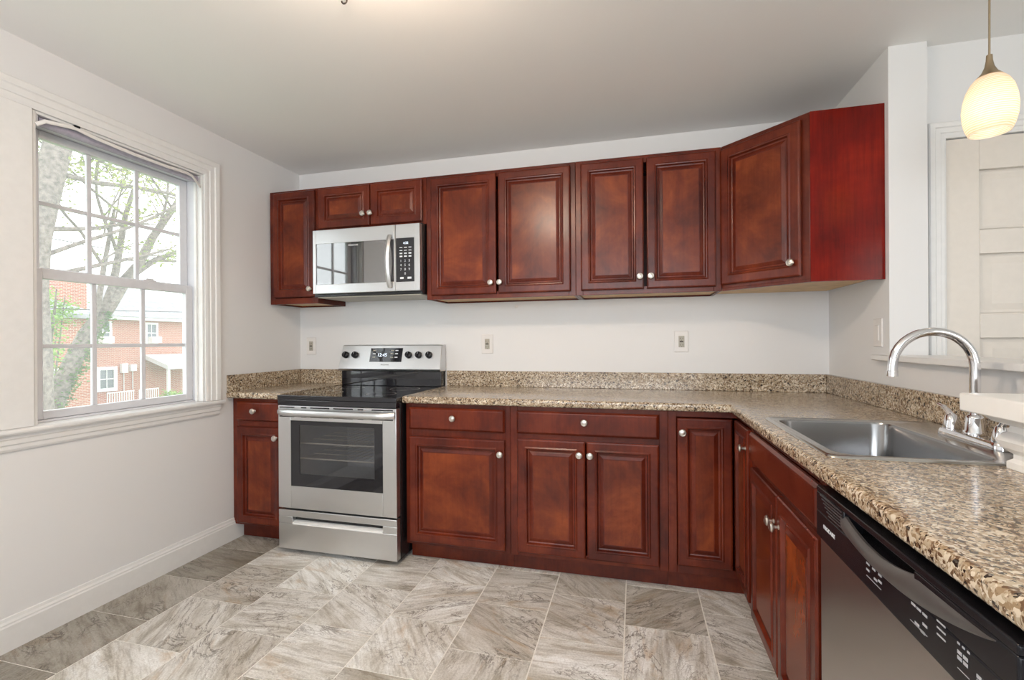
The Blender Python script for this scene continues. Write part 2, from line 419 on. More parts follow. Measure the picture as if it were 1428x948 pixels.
struct('wall_back', MB().box(-.2, 0, 0, XR+.14, .14, H), M['wall'])
WY0, WY1, WZ0, WZ1 = -1.60, -.805, .875, 2.187
wl = MB()
wl.box(-.14, WY1, 0, 0, 0, H).box(-.14, YB, 0, 0, WY0, H).box(-.14, WY0, 0, 0, WY1, WZ0).box(-.14, WY0, WZ1, 0, WY1, H)
struct('wall_left', wl, M['wall'])
WE = -.645
struct('wall_right', MB().box(XR, WE, 0, XR+.14, 0, H), M['wall'])
struct('wall_partition', MB().box(XR, -2.9, 0, XR+.14, WE-.0005, 1.118), M['wall'])
cap = MB().prism([(3.432, -.562), (XR-.0005, -.562), (XR-.0005, WE-.001), (3.655, WE-.001), (3.655, -2.93), (3.432, -2.93)], 'z', 1.1185, 1.143)
struct('trim_1', cap, M['trim'], bevel=.004)
FW = -.60
DX0, DX1, DZ = 3.690, 4.46, 2.057
wf = MB().box(XR+.1405, FW, 0, DX0, FW+.12, H).box(DX1, FW, 0, XD, FW+.12, H).box(DX0, FW, DZ, DX1, FW+.12, H)
struct('wall_dining', wf, M['wall'])
struct('wall_outer', MB().box(XD, YB, 0, XD+.14, FW, H), M['wall'])
wr = MB().box(-.14, YB-.14, 0, .7, YB, H).box(3.3, YB-.14, 0, XD+.14, YB, H).box(.7, YB-.14, 0, 3.3, YB, .8).box(.7, YB-.14, 2.3, 3.3, YB, H)
struct('wall_rear', wr, M['wall'])
# rear window frame
wn = thing('window_2', 'wide rear window behind the photographer', 'window', (2.0, YB, .8), kind='structure')
fr = MB()
for x in (.70, 1.56, 2.41, 3.26): fr.box(x, YB-.07, .8, x+.04, YB-.03, 2.3)
fr.box(.7, YB-.07, .8, 3.3, YB-.03, .84).box(.7, YB-.07, 2.26, 3.3, YB-.03, 2.3)
fr.build('window_frame', M['trim'], wn, bevel=.003, world=True)

# baseboard
prof = [(.001, 0), (.017, 0), (.017, .098), (.014, .104), (.014, .110), (.009, .118), (.007, .130), (.001, .132)]
bb = MB().rings([[(x, y, z) for x, z in prof] for y in (YB+.001, -.548)])
struct('baseboard_left', bb, M['trim'], smooth=0)

# dining-side door
dr = thing('door_1', 'white five panel door beyond the half wall', 'door', ((DX0+DX1)/2, FW, 0), kind='structure')
leaf = MB().box(DX0+.004, FW+.021, .006, DX1-.004, FW+.036, DZ-.004)
pz = [1.918, 1.566, 1.214, .862, .510]
x0p, x1p = DX0+.122, DX1-.122
yf = FW+.001
leaf.box(DX0+.004, yf, .006, x0p, FW+.0215, DZ-.004).box(x1p, yf, .006, DX1-.004, FW+.0215, DZ-.004)
edges = [DZ-.004] + [e for z in pz for e in (z, z-.253)] + [.006]
for k in range(0, len(edges), 2): leaf.box(x0p, yf, edges[k+1], x1p, FW+.0215, edges[k])
for z in pz: leaf.loft_y(x0p+.006, x1p-.006, z-.253+.006, z-.006, [(0, FW+.0215), (.0005, FW+.016), (.010, FW+.018), (.014, FW+.017), (.036, FW+.006), (.040, FW+.006)])
leaf.build('door_leaf', M['door_paint'], dr, bevel=.002, world=True)
cas = MB()
def casing_profile(w):  # (across, out)
    return [(0, .0), (0, .010), (w*.12, .013), (w*.3, .013), (w*.34, .017), (w*.62, .018), (w*.68, .023), (w*.94, .024), (w, .018), (w, 0)]
cw = .066
L = [(DX0, DX0-cw, -1)]
pr = casing_profile(cw)
# mitred casing: left leg, head, right leg
def mitred(pr, path, to3):
    loops = []
    for (px, pz_, nx, nz) in path: loops.append([to3(px + nx*a, pz_ + nz*a, o) for a, o in pr])
    return loops
cas.rings(mitred(pr, [(DX0, 0, -1, 0), (DX0, DZ, -1, 1), (DX1, DZ, 1, 1), (DX1, 0, 1, 0)], lambda x, z, o: (x, FW-.0005-o, z)))
cas.build('door_casing', M['trim'], dr, smooth=0, world=True)
kn = MB().lathe([(.026, 0), (.026, .004), (.010, .006), (.010, .035), (.024, .042), (.028, .056), (.02, .068), (.001, .071)], (DX1-.06, FW, .93), (0, -1, 0))
kn.build('door_knob', M['nickel'], dr, world=True)

# ------------------------------------------------------------------ window
w1 = thing('window_1', 'white double hung window with six panes in each sash', 'window', (0, (WY0+WY1)/2, WZ0), kind='structure')
pr = casing_profile(.094)
casw = MB()
casw.rings(mitred(pr, [(WY1, WZ0+.0005, 1, 0), (WY1, WZ1, 1, 1), (-2.0, WZ1, 0, 1)], lambda y, z, o: (.0005+o, y, z)))
casw.box(.0005, -2.0, WZ0+.0005, .010, WY0-.006, WZ1-.0005)
casw.build('casing', M['trim'], w1, smooth=0, world=True)
# jamb lining
jb = MB()
jb.box(-.139, WY0+.0005, WZ0+.0005, .001, WY0+.012, WZ1-.0005).box(-.139, WY1-.012, WZ0+.0005, .001, WY1-.0005, WZ1-.0005)
jb.box(-.139, WY0+.012, WZ1-.012, .001, WY1-.012, WZ1-.0005)
jb.box(-.045, WY1-.024, WZ0+.001, -.030, WY1-.012, WZ1-.012).box(-.045, WY0+.012, WZ0+.001, -.030, WY0+.024, WZ1-.012)
jb.build('jamb', M['trim'], w1, bevel=.002, world=True)
st = MB().prism([(-.139, WZ0-.001), (.040, WZ0-.001), (.045, WZ0-.006), (.045, WZ0-.014), (.039, WZ0-.022), (.0005, WZ0-.022), (.0005, WZ0-.0005), (-.139, WZ0-.0005)], 'y', -2.05, -.702)
st.v = [(x, max(min(y, WY1-.001), WY0+.001) if x < 0 else y, z) for x, y, z in st.v]
st.build('stool', M['trim'], w1, bevel=.0015, world=True)
ap = MB().rings([[(x, y, z) for x, z in [(.0005, .852), (.026, .852), (.026, .838), (.021, .832), (.021, .815), (.015, .809), (.015, .795), (.010, .786), (.0005, .784)]] for y in (-2.03, -.718)])
ap.build('apron', M['trim'], w1, smooth=0, world=True)
def sash(name, x0, x1, y0, y1, z0, z1, gy0, gy1, gz0, gz1, cols, row):
    m = MB().box(x0, y0, z0, x1, gy0, z1).box(x0, gy1, z0, x1, y1, z1).box(x0, gy0, z0, x1, gy1, gz0).box(x0, gy0, gz1, x1, gy1, z1)
    s_ = m.build(name, M['vinyl'], w1, bevel=.003, world=True)
    xm = (x0+x1)/2
    mu = MB()
    for y in cols: mu.box(xm-.007, y-.010, gz0, xm+.007, y+.010, gz1)
    mu.box(xm-.006, gy0, row-.009, xm+.006, gy1, row+.009)
    mu.build('muntins', M['vinyl'], s_, bevel=.002, world=True)
    g = MB().box(xm-.0015, gy0, gz0, xm+.0015, gy1, gz1); g.build('glass', M['pane'], s_, smooth=0, world=True)
    return s_
sash('lower_sash', -.095, -.065, -1.572, -.822, .886, 1.541, -1.530, -.862, .922, 1.496, (-1.325, -1.096), 1.203)
sash('upper_sash', -.130, -.100, -1.575, -.822, 1.520, 2.150, -1.520, -.866, 1.549, 2.115, (-1.320, -1.098), 1.833)
fm = MB().box(-.138, WY0+.0125, .8755, -.05, -1.573, 2.174).box(-.138, -.821, .8755, -.05, WY1-.0125, 2.174)
fm.box(-.138, -1.573, 2.151, -.05, -.821, 2.174).box(-.138, -1.573, .8755, -.05, -.821, .885)
fm.build('track_frame', M['vinyl'], w1, bevel=.002, world=True)
lk = MB().box(-.066, -1.10, 1.541, -.078, -1.03, 1.549).box(-.07, -1.08, 1.549, -.076, -1.04, 1.556)
lk.build('sash_lock', M['vinyl'], w1, bevel=.002, world=True)
sc = MB().box(-.1365, -1.573, .886, -.1360, -.821, 2.150)
sc.build('haze_screen', M['screen'], w1, smooth=0, world=True)

# roller blind and loose curtain rod in the head of the window
rb = thing('roller_blind', 'rolled lavender grey blind at the top of the window', 'blind', (-.028, -1.2, 2.15))
MB().lathe([(.019, -.370), (.019, .370)], (-.024, -1.2015, 2.154), (0, 1, 0), 20).build('roll', M['blind'], rb, world=True)
MB().box(-.030, -1.575, 2.138, -.026, -.829, 2.157).build('fabric', M['blind'], rb, smooth=0, world=True)
for ya, yb in ((-1.585, -1.576), (-.829, -.8195)): MB().box(-.034, ya, 2.128, -.008, yb, 2.174).build('bracket', M['vinyl'], rb, world=True)
cr = thing('curtain_rod', 'thin white curtain rod sagging in front of the rolled blind', 'curtain rod', (.012, -1.2, 2.14))
rod = MB().tube([(.004, -1.590, 2.128), (.016, -1.565, 2.150), (.018, -1.46, 2.168), (.018, -1.38, 2.158), (.018, -1.2, 2.150), (.018, -1.03, 2.150), (.017, -.93, 2.156), (.015, -.890, 2.152), (.008, -.845, 2.120), (.002, -.826, 2.107)], .0085, 8, flat=(.45, 1))
rod.build('rod', M['white_plastic'], cr, world=True)
MB().box(.010, -1.462, 2.172, .024, -1.440, 2.181).build('clip', M['black_plastic'], cr, bevel=.001, world=True, label='small black clip')

# ------------------------------------------------------------------ knob (cabinet hardware)
def knob_mesh():
    m = MB().lathe([(.008, 0), (.0055, .003), (.0055, .013), (.012, .016), (.0165, .019), (.0168, .022), (.0145, .0245), (.0135, .0238), (.012, .0262), (.006, .0278), (.0005, .0282)], (0, 0, 0), (0, -1, 0), 20)
    for d in (-.004, 0, .004):
        m.add([(-.0085, -.0262, d-.0145+.009), (.0085, -.0262, d+.0145-.009), (.0085, -.0288, d+.0145-.0078), (-.0085, -.0288, d-.0145+.0102)], [(0, 1, 2, 3)])
    me = m.build('knob', M['nickel'])
    return me
KNOB = knob_mesh()
def put_knob(parent, x, y, z):
    k = KNOB.copy(); COL.objects.link(k); k.parent = parent; k.location = (x, y, z); return k

def door_panel(x0, x1, z0, z1, y, stile=.052):
    s_ = stile
    return MB().loft_y(x0, x1, z0, z1, [(0, y), (0, y-.014), (.003, y-.018), (.009, y-.020), (s_-.012, y-.020), (s_-.006, y-.0235), (s_-.001, y-.0225), (s_+.004, y-.010), (s_+.009, y-.0085), (s_+.012, y-.0085), (s_+.016, y-.011), (s_+.030, y-.0165), (s_+.034, y-.0165)])
def drawer_front(x0, x1, z0, z1, y):
    return MB().loft_y(x0, x1, z0, z1, [(0, y), (0, y-.010), (.004, y-.013), (.009, y-.0185), (.014, y-.020)])

def carcass(w, z0, z1, depth, fr=.040, top_rail=.04, bot_rail=.04, mids=(), centre=None, top=True, left_fr=None, right_fr=None):
    t = .016; m = MB(); lf = left_fr or fr; rf = right_fr or fr
    m.box(0, .019, z0, t, depth, z1).box(w-t, .019, z0, w, depth, z1).box(t, depth-.006, z0, w-t, depth, z1)
    if top: m.box(t, .019, z1-t, w-t, depth-.006, z1)
    m.box(t, .019, z0+.012, w-t, depth-.006, z0+.028)
    m.box(0, 0, z0, lf, .019, z1).box(w-rf, 0, z0, w, .019, z1)
    m.box(lf, 0, z1-top_rail, w-rf, .019, z1).box(lf, 0, z0, w-rf, .019, z0+bot_rail)
    for a, b in mids: m.box(lf, 0, a, w-rf, .019, b)
    if centre: m.box(centre-.03, .001, z0+bot_rail, centre+.03, .019, z1-top_rail)
    return m

# ------------------------------------------------------------------ wall cabinets
ZB, ZT = 1.471, 2.233
WD = .302
def wall_cab(label, X0, X1, z0, z1, doors):
    """doors: (x0, x1, z0, z1, knob_x, knob_z) in room coordinates"""
    r = thing('wall_cabinet', label, 'cabinet', (X0, -.305, z0), group='cherry wall cabinets')
    w = X1-X0; h = z1-z0
    carcass(w, 0, h, WD).build('body', M['wood'], r, bevel=.0015)
    MB().box(.0165, .0195, .010, w-.0165, WD-.007, .0118).build('underside_panel', M['maple'], r, label='pale maple underside panel')
    for a, b, c0, c1, kx, kz in doors:
        d = door_panel(a-X0, b-X0, c0-z0, c1-z0, -.001).build('door', M['wood'], r, smooth=0, cap=M['panel'])
        put_knob(d, kx-X0, -.021, kz-z0)
    return r
wall_cab('narrow one door cherry wall cabinet in the left corner beside the microwave', .012, .388, ZB, ZT, [(.050, .374, 1.515, 2.218, .345, 1.565)])
wall_cab('short two door cherry wall cabinet directly above the microwave', .389, 1.168, 1.943, ZT, [(.405, .782, 1.958, 2.218, .742, 2.03), (.788, 1.147, 1.958, 2.218, .795, 2.03)])
wall_cab('two door cherry wall cabinet just right of the microwave', 1.169, 2.090, ZB, ZT, [(1.203, 1.621, 1.495, 2.212, 1.591, 1.56), (1.634, 2.063, 1.495, 2.212, 1.646, 1.56)])
wall_cab('two door cherry wall cabinet between the angled corner cabinet and the other two door one', 2.091, 2.862, ZB, ZT, [(2.121, 2.464, 1.495, 2.212, 2.443, 1.562), (2.480, 2.832, 1.495, 2.212, 2.500, 1.562)])
# angled corner cabinet
A = Vector((2.8635, -.305)); B = Vector((3.178, -.612)); ang = math.atan2(B.y-A.y, B.x-A.x); LEN = (B-A).length
cc = thing('corner_wall_cabinet', 'angled cherry corner wall cabinet with plain red end panel', 'cabinet', (A.x, A.y, ZB), group='cherry wall cabinets')
foot = [(2.8635, -.002), (2.8635, -.305), (3.178, -.612), (3.4655, -.612), (3.4655, -.002)]
body = MB()
hh = ZT-ZB
def loc2(p): return (p[0]-A.x, p[1]-A.y)
fl_ = [loc2(p) for p in foot]
body.prism(fl_, 'z', .014, hh)
ux, uy = math.cos(ang), math.sin(ang)
# lower lip of the sides and front, so the underside sits recessed
def strip(m, p, q, t, z0, z1):
    d = Vector((q[0]-p[0], q[1]-p[1])).normalized(); n = Vector((-d.y, d.x))
    P = [Vector(p), Vector(q), Vector(q)+n*t, Vector(p)+n*t]; m.prism([tuple(v) for v in P], 'z', z0, z1)
strip(body, fl_[1], fl_[2], .019, 0, .0139)
strip(body, fl_[2], fl_[3], .014, 0, .0139)
body.build('body', M['wood'], cc, bevel=.001)
up_ = MB().prism([(x*.985+.004 if x > 0 else x+.01, y*.985+(.012 if y < -.2 else 0)) for x, y in [(fl_[0][0], fl_[0][1]-.01), (fl_[1][0], fl_[1][1]+.03), (fl_[2][0]+.0, fl_[2][1]+.03), (fl_[3][0]-.01, fl_[3][1]+.025), (fl_[4][0]-.01, fl_[4][1]-.01)]], 'z', .011, .0135)
up_.build('underside_panel', M['maple'], cc, label='pale maple underside panel')
MB().box(fl_[2][0]+.001, fl_[2][1]-.0045, 0, fl_[3][0], fl_[2][1]-.0003, hh).build('end_panel', M['laminate'], cc, label='deep red wood grain laminate end panel')
dm = door_panel(.004, .408, .030, .738, -.001, .055)
rot = Matrix.Rotation(ang, 3, 'Z')
dd = dm.build('door', M['wood'], cc, smooth=0, cap=M['panel']); dd.rotation_euler = (0, 0, ang)
put_knob(dd, .372, -.021, .093)

# ------------------------------------------------------------------ base cabinets
def base_cab(label, loc, rotz, w, doors, drawers, mids, lf=.04, rf=.04, centre=None, depth=.60, top=True):
    r = thing('base_cabinet', label, 'cabinet', loc, rotz, group='cherry base cabinets')
    carcass(w, .095, .8745, depth, mids=mids, top_rail=.03, bot_rail=.035, left_fr=lf, right_fr=rf, centre=centre, top=top).build('body', M['wood_low'], r, bevel=.0015)
    MB().box(0, .064, 0, w, .08, .0945).build('toe_kick', M['wood_low'], r)
    for a, b, c0, c1, kx, kz in drawers:
        d = drawer_front(a, b, c0, c1, -.001).build('drawer', M['wood_low'], r, smooth=0)
        if kx is not None: put_knob(d, kx, -.021, kz)
    for a, b, c0, c1, kx, kz in doors:
        d = door_panel(a, b, c0, c1, -.001).build('door', M['wood_low'], r, smooth=0, cap=M['panel'])
        if kx is not None: put_knob(d, kx, -.021, kz)
    return r
YF = -.610
base_cab('narrow cherry base cabinet left of the stove against the left wall', (.003, YF, 0), 0, .398, [(.042, .375, .112, .702, .334, .643)], [(.038, .375, .735, .857, .179, .800)], [(.69, .74)])
base_cab('cherry base cabinet just right of the stove with one wide door and one drawer', (1.180, YF, 0), 0, .598, [(.024, .572, .114, .694, .551, .623)], [(.024, .572, .731, .853, .288, .801)], [(.68, .74)])
base_cab('cherry base cabinet with a wide drawer above two doors', (1.779, YF, 0), 0, .787, [(.040, .391, .118, .708, .363, .642), (.398, .745, .118, .708, .416, .642)], [(.038, .745, .733, .854, .389, .805)], [(.695, .745)])
# corner cabinet with a folding door, one leaf on each run
XF = 2.875
ck = thing('corner_base_cabinet', 'cherry corner base cabinet with folding door where the two counter runs meet', 'cabinet', (2.567, YF, 0), group='cherry base cabinets')
cb = MB()
cb.box(0, 0, .095, .038, .019, .8745).box(.038, 0, .845, XF-2.567, .019, .8745).box(.038, 0, .095, XF-2.567, .019, .135)
cb.box(XF-2.567, -.290, .845, XF-2.567+.019, .019, .8745).box(XF-2.567, -.290, .095, XF-2.567+.019, .019, .135)
cb.box(XF-2.567, -.290, .135, XF-2.567+.019, -.262, .845)
cb.box(0, .019, .095, .016, .60, .8745).box(.016, .594, .095, .88, .60, .8745).box(.874, -.29, .095, .88, .594, .8745).box(XF-2.567+.019, -.29, .095, .874, -.275, .8745)
cb.box(.016, .0195, .107, .874, .594, .123)
cb.build('body', M['wood_low'], ck, bevel=.0015)
MB().box(0, .064, 0, .36, .08, .0945).box(.345, -.29, 0, .36, .0635, .0945).build('toe_kick', M['wood_low'], ck)
d1 = door_panel(.040, .305-.0215, .138, .842, -.001, .05).build('door', M['wood_low'], ck, smooth=0, cap=M['panel']); put_knob(d1, .062, -.021, .776)
d2 = door_panel(.003, .262, .138, .842, -.001, .05).build('door', M['wood_low'], ck, smooth=0, cap=M['panel'])
d2.location = (XF-2.567, -.022, 0); d2.rotation_euler = (0, 0, -PI/2); put_knob(d2, .232, -.021, .762)
base_cab('cherry sink base cabinet with two doors and a plain false front beside the dishwasher', (XF, -.902, 0), -PI/2, .752,
         [(.040, .398, .112, .706, .374, .615), (.404, .744, .112, .706, .428, .615)], [(.020, .746, .728, .843, None, None)], [(.69, .74)], depth=.585, top=False)

# ------------------------------------------------------------------ counters
def slab(xs, ys, inside, z0, z1, front):
    bm = bmesh.new(); vd = {}
    def V(x, y):
        if (x, y) not in vd: vd[(x, y)] = bm.verts.new((x, y, z1))
        return vd[(x, y)]
    fs = []
    for i in range(len(xs)-1):
        for j in range(len(ys)-1):
            if inside((xs[i]+xs[i+1])/2, (ys[j]+ys[j+1])/2):
                fs.append(bm.faces.new((V(xs[i], ys[j]), V(xs[i+1], ys[j]), V(xs[i+1], ys[j+1]), V(xs[i], ys[j+1]))))
    ex = bmesh.ops.extrude_face_region(bm, geom=fs)
    for g in ex['geom']:
        if isinstance(g, bmesh.types.BMVert): g.co.z = z0
    bmesh.ops.recalc_face_normals(bm, faces=bm.faces)
    es = [e for e in bm.edges if abs(e.verts[0].co.z-e.verts[1].co.z) < 1e-6 and front(e.verts[0].co) and front(e.verts[1].co)]
    bmesh.ops.bevel(bm, geom=es, offset=.011, segments=4, profile=.5, affect='EDGES')
    m = MB(); m.v = [tuple(v.co) for v in bm.verts]; bm.verts.index_update(); m.f = [tuple(v.index for v in f.verts) for f in bm.faces]; bm.free()
    return m
CF = -.648; CX = 2.838
l1 = thing('countertop', 'short speckled granite countertop left of the stove', 'countertop', (.2, -.3, .876), group='granite countertops')
slab([.0015, .402], [CF-.01, -.002], lambda x, y: True, .876, .914, lambda c_: c_.y < CF).build('worktop', M['granite'], l1, world=True)
MB().box(.0015, CF-.008, .9142, .021, -.002, 1.016).build('backsplash', M['granite'], l1, bevel=.002, world=True)
MB().box(.0213, -.021, .9142, .398, -.002, 1.016).build('backsplash', M['granite'], l1, bevel=.002, world=True)
l2 = thing('countertop', 'long L-shaped speckled granite countertop holding the sink', 'countertop', (2.3, -.3, .876), group='granite countertops')
HX0, HX1, HY0, HY1 = 2.900, 3.290, -1.618, -1.042
xs = [1.177, CX, HX0, HX1, XR-.0015]; ys = [-2.44, HY0, HY1, CF, -.002]
def ins(x, y):
    if HX0 < x < HX1 and HY0 < y < HY1: return False
    return y > CF or x > CX
slab(xs, ys, ins, .876, .914, lambda c_: (abs(c_.y-CF) < 1e-4 and c_.x < CX+1e-4) or (abs(c_.x-CX) < 1e-4 and c_.y < CF+1e-4)).build('worktop', M['granite'], l2, world=True)
MB().box(1.177, -.021, .9142, XR-.0215, -.002, 1.016).build('backsplash', M['granite'], l2, bevel=.002, world=True)
MB().box(XR-.0210, -2.44, .9142, XR-.0015, -.002, 1.016).build('backsplash', M['granite'], l2, bevel=.002, world=True)

# ------------------------------------------------------------------ sink and faucet
sk = thing('sink', 'stainless single bowl drop-in sink in the granite counter', 'sink', (3.15, -1.33, .914))
sx0, sx1, sy0, sy1 = 2.886, 3.425, -1.645, -1.015
bx0, bx1, by0, by1 = 2.922, 3.268, -1.604, -1.056
rim = MB().rings([rrect(sx0, sy0, sx1, sy1, .03, .9143), rrect(sx0+.002, sy0+.002, sx1-.002, sy1-.002, .03, .9185), rrect(sx0+.008, sy0+.008, sx1-.008, sy1-.008, .028, .9205),
                  rrect(sx0+.016, sy0+.016, sx1-.016, sy1-.016, .026, .9180), rrect(bx0-.012, by0-.012, bx1+.012, by1+.012, .055, .9180), rrect(bx0-.003, by0-.003, bx1+.003, by1+.003, .052, .9165)], False, False)
rim.build('rim', M['sink_steel'], sk, smooth=50, world=True)
bowl = MB().rings([rrect(bx0-.003, by0-.003, bx1+.003, by1+.003, .052, .9164), rrect(bx0, by0, bx1, by1, .05, .910), rrect(bx0+.006, by0+.006, bx1-.006, by1-.006, .05, .78),
                   rrect(bx0+.014, by0+.014, bx1-.014, by1-.014, .05, .752), rrect(bx0+.035, by0+.035, bx1-.035, by1-.035, .05, .742),
                   rrect(bx0+.13, by0+.2, bx1-.13, by1-.2, .04, .738)], False, True)
bowl.build('bowl', M['bowl_steel'], sk, smooth=50, world=True)
MB().lathe([(.045, 0), (.045, .002), (.036, .0035), (.030, .001), (.001, .001)], (3.095, -1.33, .7392)).build('drain', M['chrome'], sk, world=True)

fc = thing('faucet', 'chrome gooseneck faucet with two lever handles behind the sink', 'faucet', (3.352, -1.362, .9185))
fx, fy = 3.352, -1.362
MB().rings([rrect(fx-.030, fy-.135, fx+.030, fy+.135, .028, .9186), rrect(fx-.030, fy-.135, fx+.030, fy+.135, .028, .930), rrect(fx-.025, fy-.130, fx+.025, fy+.130, .024, .938)]).build('base_plate', M['chrome'], fc, smooth=40, world=True)
pts = [(fx, fy, .95), (fx, fy, 1.05), (fx, fy, 1.10), (fx, fy, 1.133)] + [(fx-.1+.1*math.cos(a), fy, 1.133+.1*math.sin(a)) for a in [PI*k/16 for k in range(1, 17)]] + [(fx-.2-.001, fy, 1.118)]
sp = MB().tube(pts, .0125, 16); sp.lathe([(.026, .9382), (.026, .946), (.0225, .950), (.021, .985), (.0195, .990), (.0125, .996)], (fx, fy, 0), n=24)
spo = sp.build('spout', M['chrome'], fc, smooth=50, world=True)
MB().lathe([(.0145, 0), (.0145, .016), (.010, .0165)], (fx-.201, fy, 1.102), n=20).build('aerator', M['chrome'], spo, world=True)
for sgn in (-1, 1):
    hy = fy + sgn*.102
    h = MB().lathe([(.022, .9382), (.022, .942), (.019, .960), (.014, .978), (.004, .985)], (fx, hy, 0), n=20)
    h.tube([(fx, hy, .974), (fx-.003, hy+sgn*.012, .990), (fx-.006, hy+sgn*.028, 1.001), (fx-.008, hy+sgn*.050, 1.006)], [.012, .0095, .0075, .005], 12, flat=(1, .7))
    h.build('handle', M['chrome'], fc, smooth=50, world=True)

# ------------------------------------------------------------------ range
rg = thing('stove', 'stainless electric range with black glass cooktop between the base cabinets', 'stove', (.788, -.36, 0))
RX0, RX1 = .411, 1.172
b = MB().box(RX0+.004, -.655, .02, .495, -.03, .884).box(1.095, -.655, .02, RX1-.004, -.03, .884).box(.495, -.655, .02, 1.095, -.03, .36).box(.495, -.655, .79, 1.095, -.03, .884).box(.495, -.15, .36, 1.095, -.03, .79)
for x in (RX0+.05, RX1-.05):
    for y in (-.6, -.1): b.lathe([(.018, 0), (.018, .02)], (x, y, 0.0005), n=12)
b.build('body', M['black'], rg, bevel=.002, world=True)
cv = MB().box(.4955, -.64, .3605, .4985, -.152, .7895).box(1.0915, -.64, .3605, 1.0945, -.152, .7895).box(.4985, -.64, .3605, 1.0915, -.152, .3635).box(.4985, -.64, .7865, 1.0915, -.152, .7895).box(.4985, -.1555, .3635, 1.0915, -.1525, .7865)
cv.build('oven_cavity', M['cavity'], rg, smooth=0, world=True, label='grey enamel oven interior')
for z in (.53, .62):
    rk = MB()
    for y in (-.62, -.5, -.4, -.3, -.18): rk.tube([(.50, y, z), (1.09, y, z)], .0042 if y < -.6 else .0026, 6)
    for i in range(14): rk.tube([(.52+i*.042, -.62, z+.004), (.52+i*.042, -.18, z+.004)], .0018, 5)
    rk.build('oven_rack', M['rack'], rg, world=True)
dx0, dx1, dz0, dz1 = RX0+.004, RX1-.003, .262, .851
gx0, gx1, gz0, gz1 = .500, 1.086, .392, .766
yd0, yd1 = -.703, -.662
od = MB().box(dx0, yd0, dz0, gx0, yd1, dz1).box(gx1, yd0, dz0, dx1, yd1, dz1).box(gx0, yd0, dz0, gx1, yd1, gz0).box(gx0, yd0, gz1, gx1, yd1, dz1)
odo = od.build('oven_door', M['steel'], rg, bevel=.003, world=True)
tr = MB()
for a in ((gx0-.004, gz0-.005, gx1+.004, gz0), (gx0-.004, gz0, gx0, gz1)): tr.box(a[0], -.7045, a[1], a[2], -.7035, a[3])
tr.build('window_trim', M['steel'], odo, world=True)
bo = MB(); ix0, ix1, iz0, iz1 = .556, 1.036, .462, .742
bo.box(gx0, -.7015, gz0, ix0, -.694, gz1).box(ix1, -.7015, gz0, gx1, -.694, gz1).box(ix0, -.7015, gz0, ix1, -.694, iz0).box(ix0, -.7015, iz1, ix1, -.694, gz1)
bo.build('window_border', M['black_gloss'], odo, smooth=0, world=True, label='black printed glass border')
MB().box(ix0, -.7013, iz0, ix1, -.6985, iz1).build('window_glass', M['oven_glass'], odo, smooth=0, world=True)
vt = MB()
for z0_, z1_ in ((.838, .8445), (.786, .792)):
    for a, bb_ in ((.425, .525), (.572, .606), (.632, .755), (.782, .905), (.935, .970), (1.022, 1.150)): vt.box(a, -.7042, z0_, bb_, -.7032, z1_)
vt.build('vent_slots', M['black'], odo, smooth=0, world=True, label='black vent slots')
hp = [(dx0+.012, -.704, .815)] + [(dx0+.014+(dx1-dx0-.028)*t, -.722-.026*math.sin(PI*t)**.5, .815) for t in [k/14 for k in range(1, 14)]] + [(dx1-.012, -.704, .815)]
MB().tube(hp, .0195, 14, flat=(.75, 1)).build('handle', M['steel'], odo, smooth=50, world=True)
# drawer
wz0, wz1, wx0, wx1 = .174, .214, .507, 1.084
db = MB().box(dx0, yd0, .028, dx1, yd1, wz0).box(dx0, yd0, wz1, dx1, yd1, .252).box(dx0, yd0, wz0, wx0, yd1, wz1).box(wx1, yd0, wz0, dx1, yd1, wz1)
dbo = db.build('drawer', M['steel'], rg, bevel=.003, world=True)
MB().box(wx0, -.672, wz0, wx1, yd1-.0005, wz1).build('pull_recess', M['black'], dbo, smooth=0, world=True, label='dark pull recess')
MB().prism([(-.704, wz0-.002), (-.704, wz0+.006), (-.684, wz0+.013), (-.674, wz0+.015), (-.674, wz0)], 'x', wx0+.001, wx1-.001).build('pull_lip', M['trim'], dbo, smooth=0, world=True, label='pale pull lip')
# cooktop
ct = MB().box(RX0, -.706, .8845, RX1, -.075, .9105)
cto = ct.build('cooktop', M['black_gloss'], rg, bevel=.004, seg=3, world=True)
MB().box(RX0+.003, -.7055, .8535, RX1-.002, -.66, .8842).build('front_band', M['black_gloss'], rg, bevel=.003, world=True)
def ringmesh(cx, cy, r0, r1):
    n = 48; v0 = [(cx+r0*math.cos(2*PI*i/n), cy+r0*math.sin(2*PI*i/n), .9108) for i in range(n)]; v1 = [(cx+r1*math.cos(2*PI*i/n), cy+r1*math.sin(2*PI*i/n), .9108) for i in range(n)]
    return MB().rings([v0, v1], False, False)
for cx_, cy_, r_ in ((.60, -.53, .105), (.98, -.53, .085), (.60, -.24, .075), (.98, -.24, .095)):
    ringmesh(cx_, cy_, r_-.003, r_).build('burner_ring', M['grey_plastic'], cto, smooth=0, world=True)
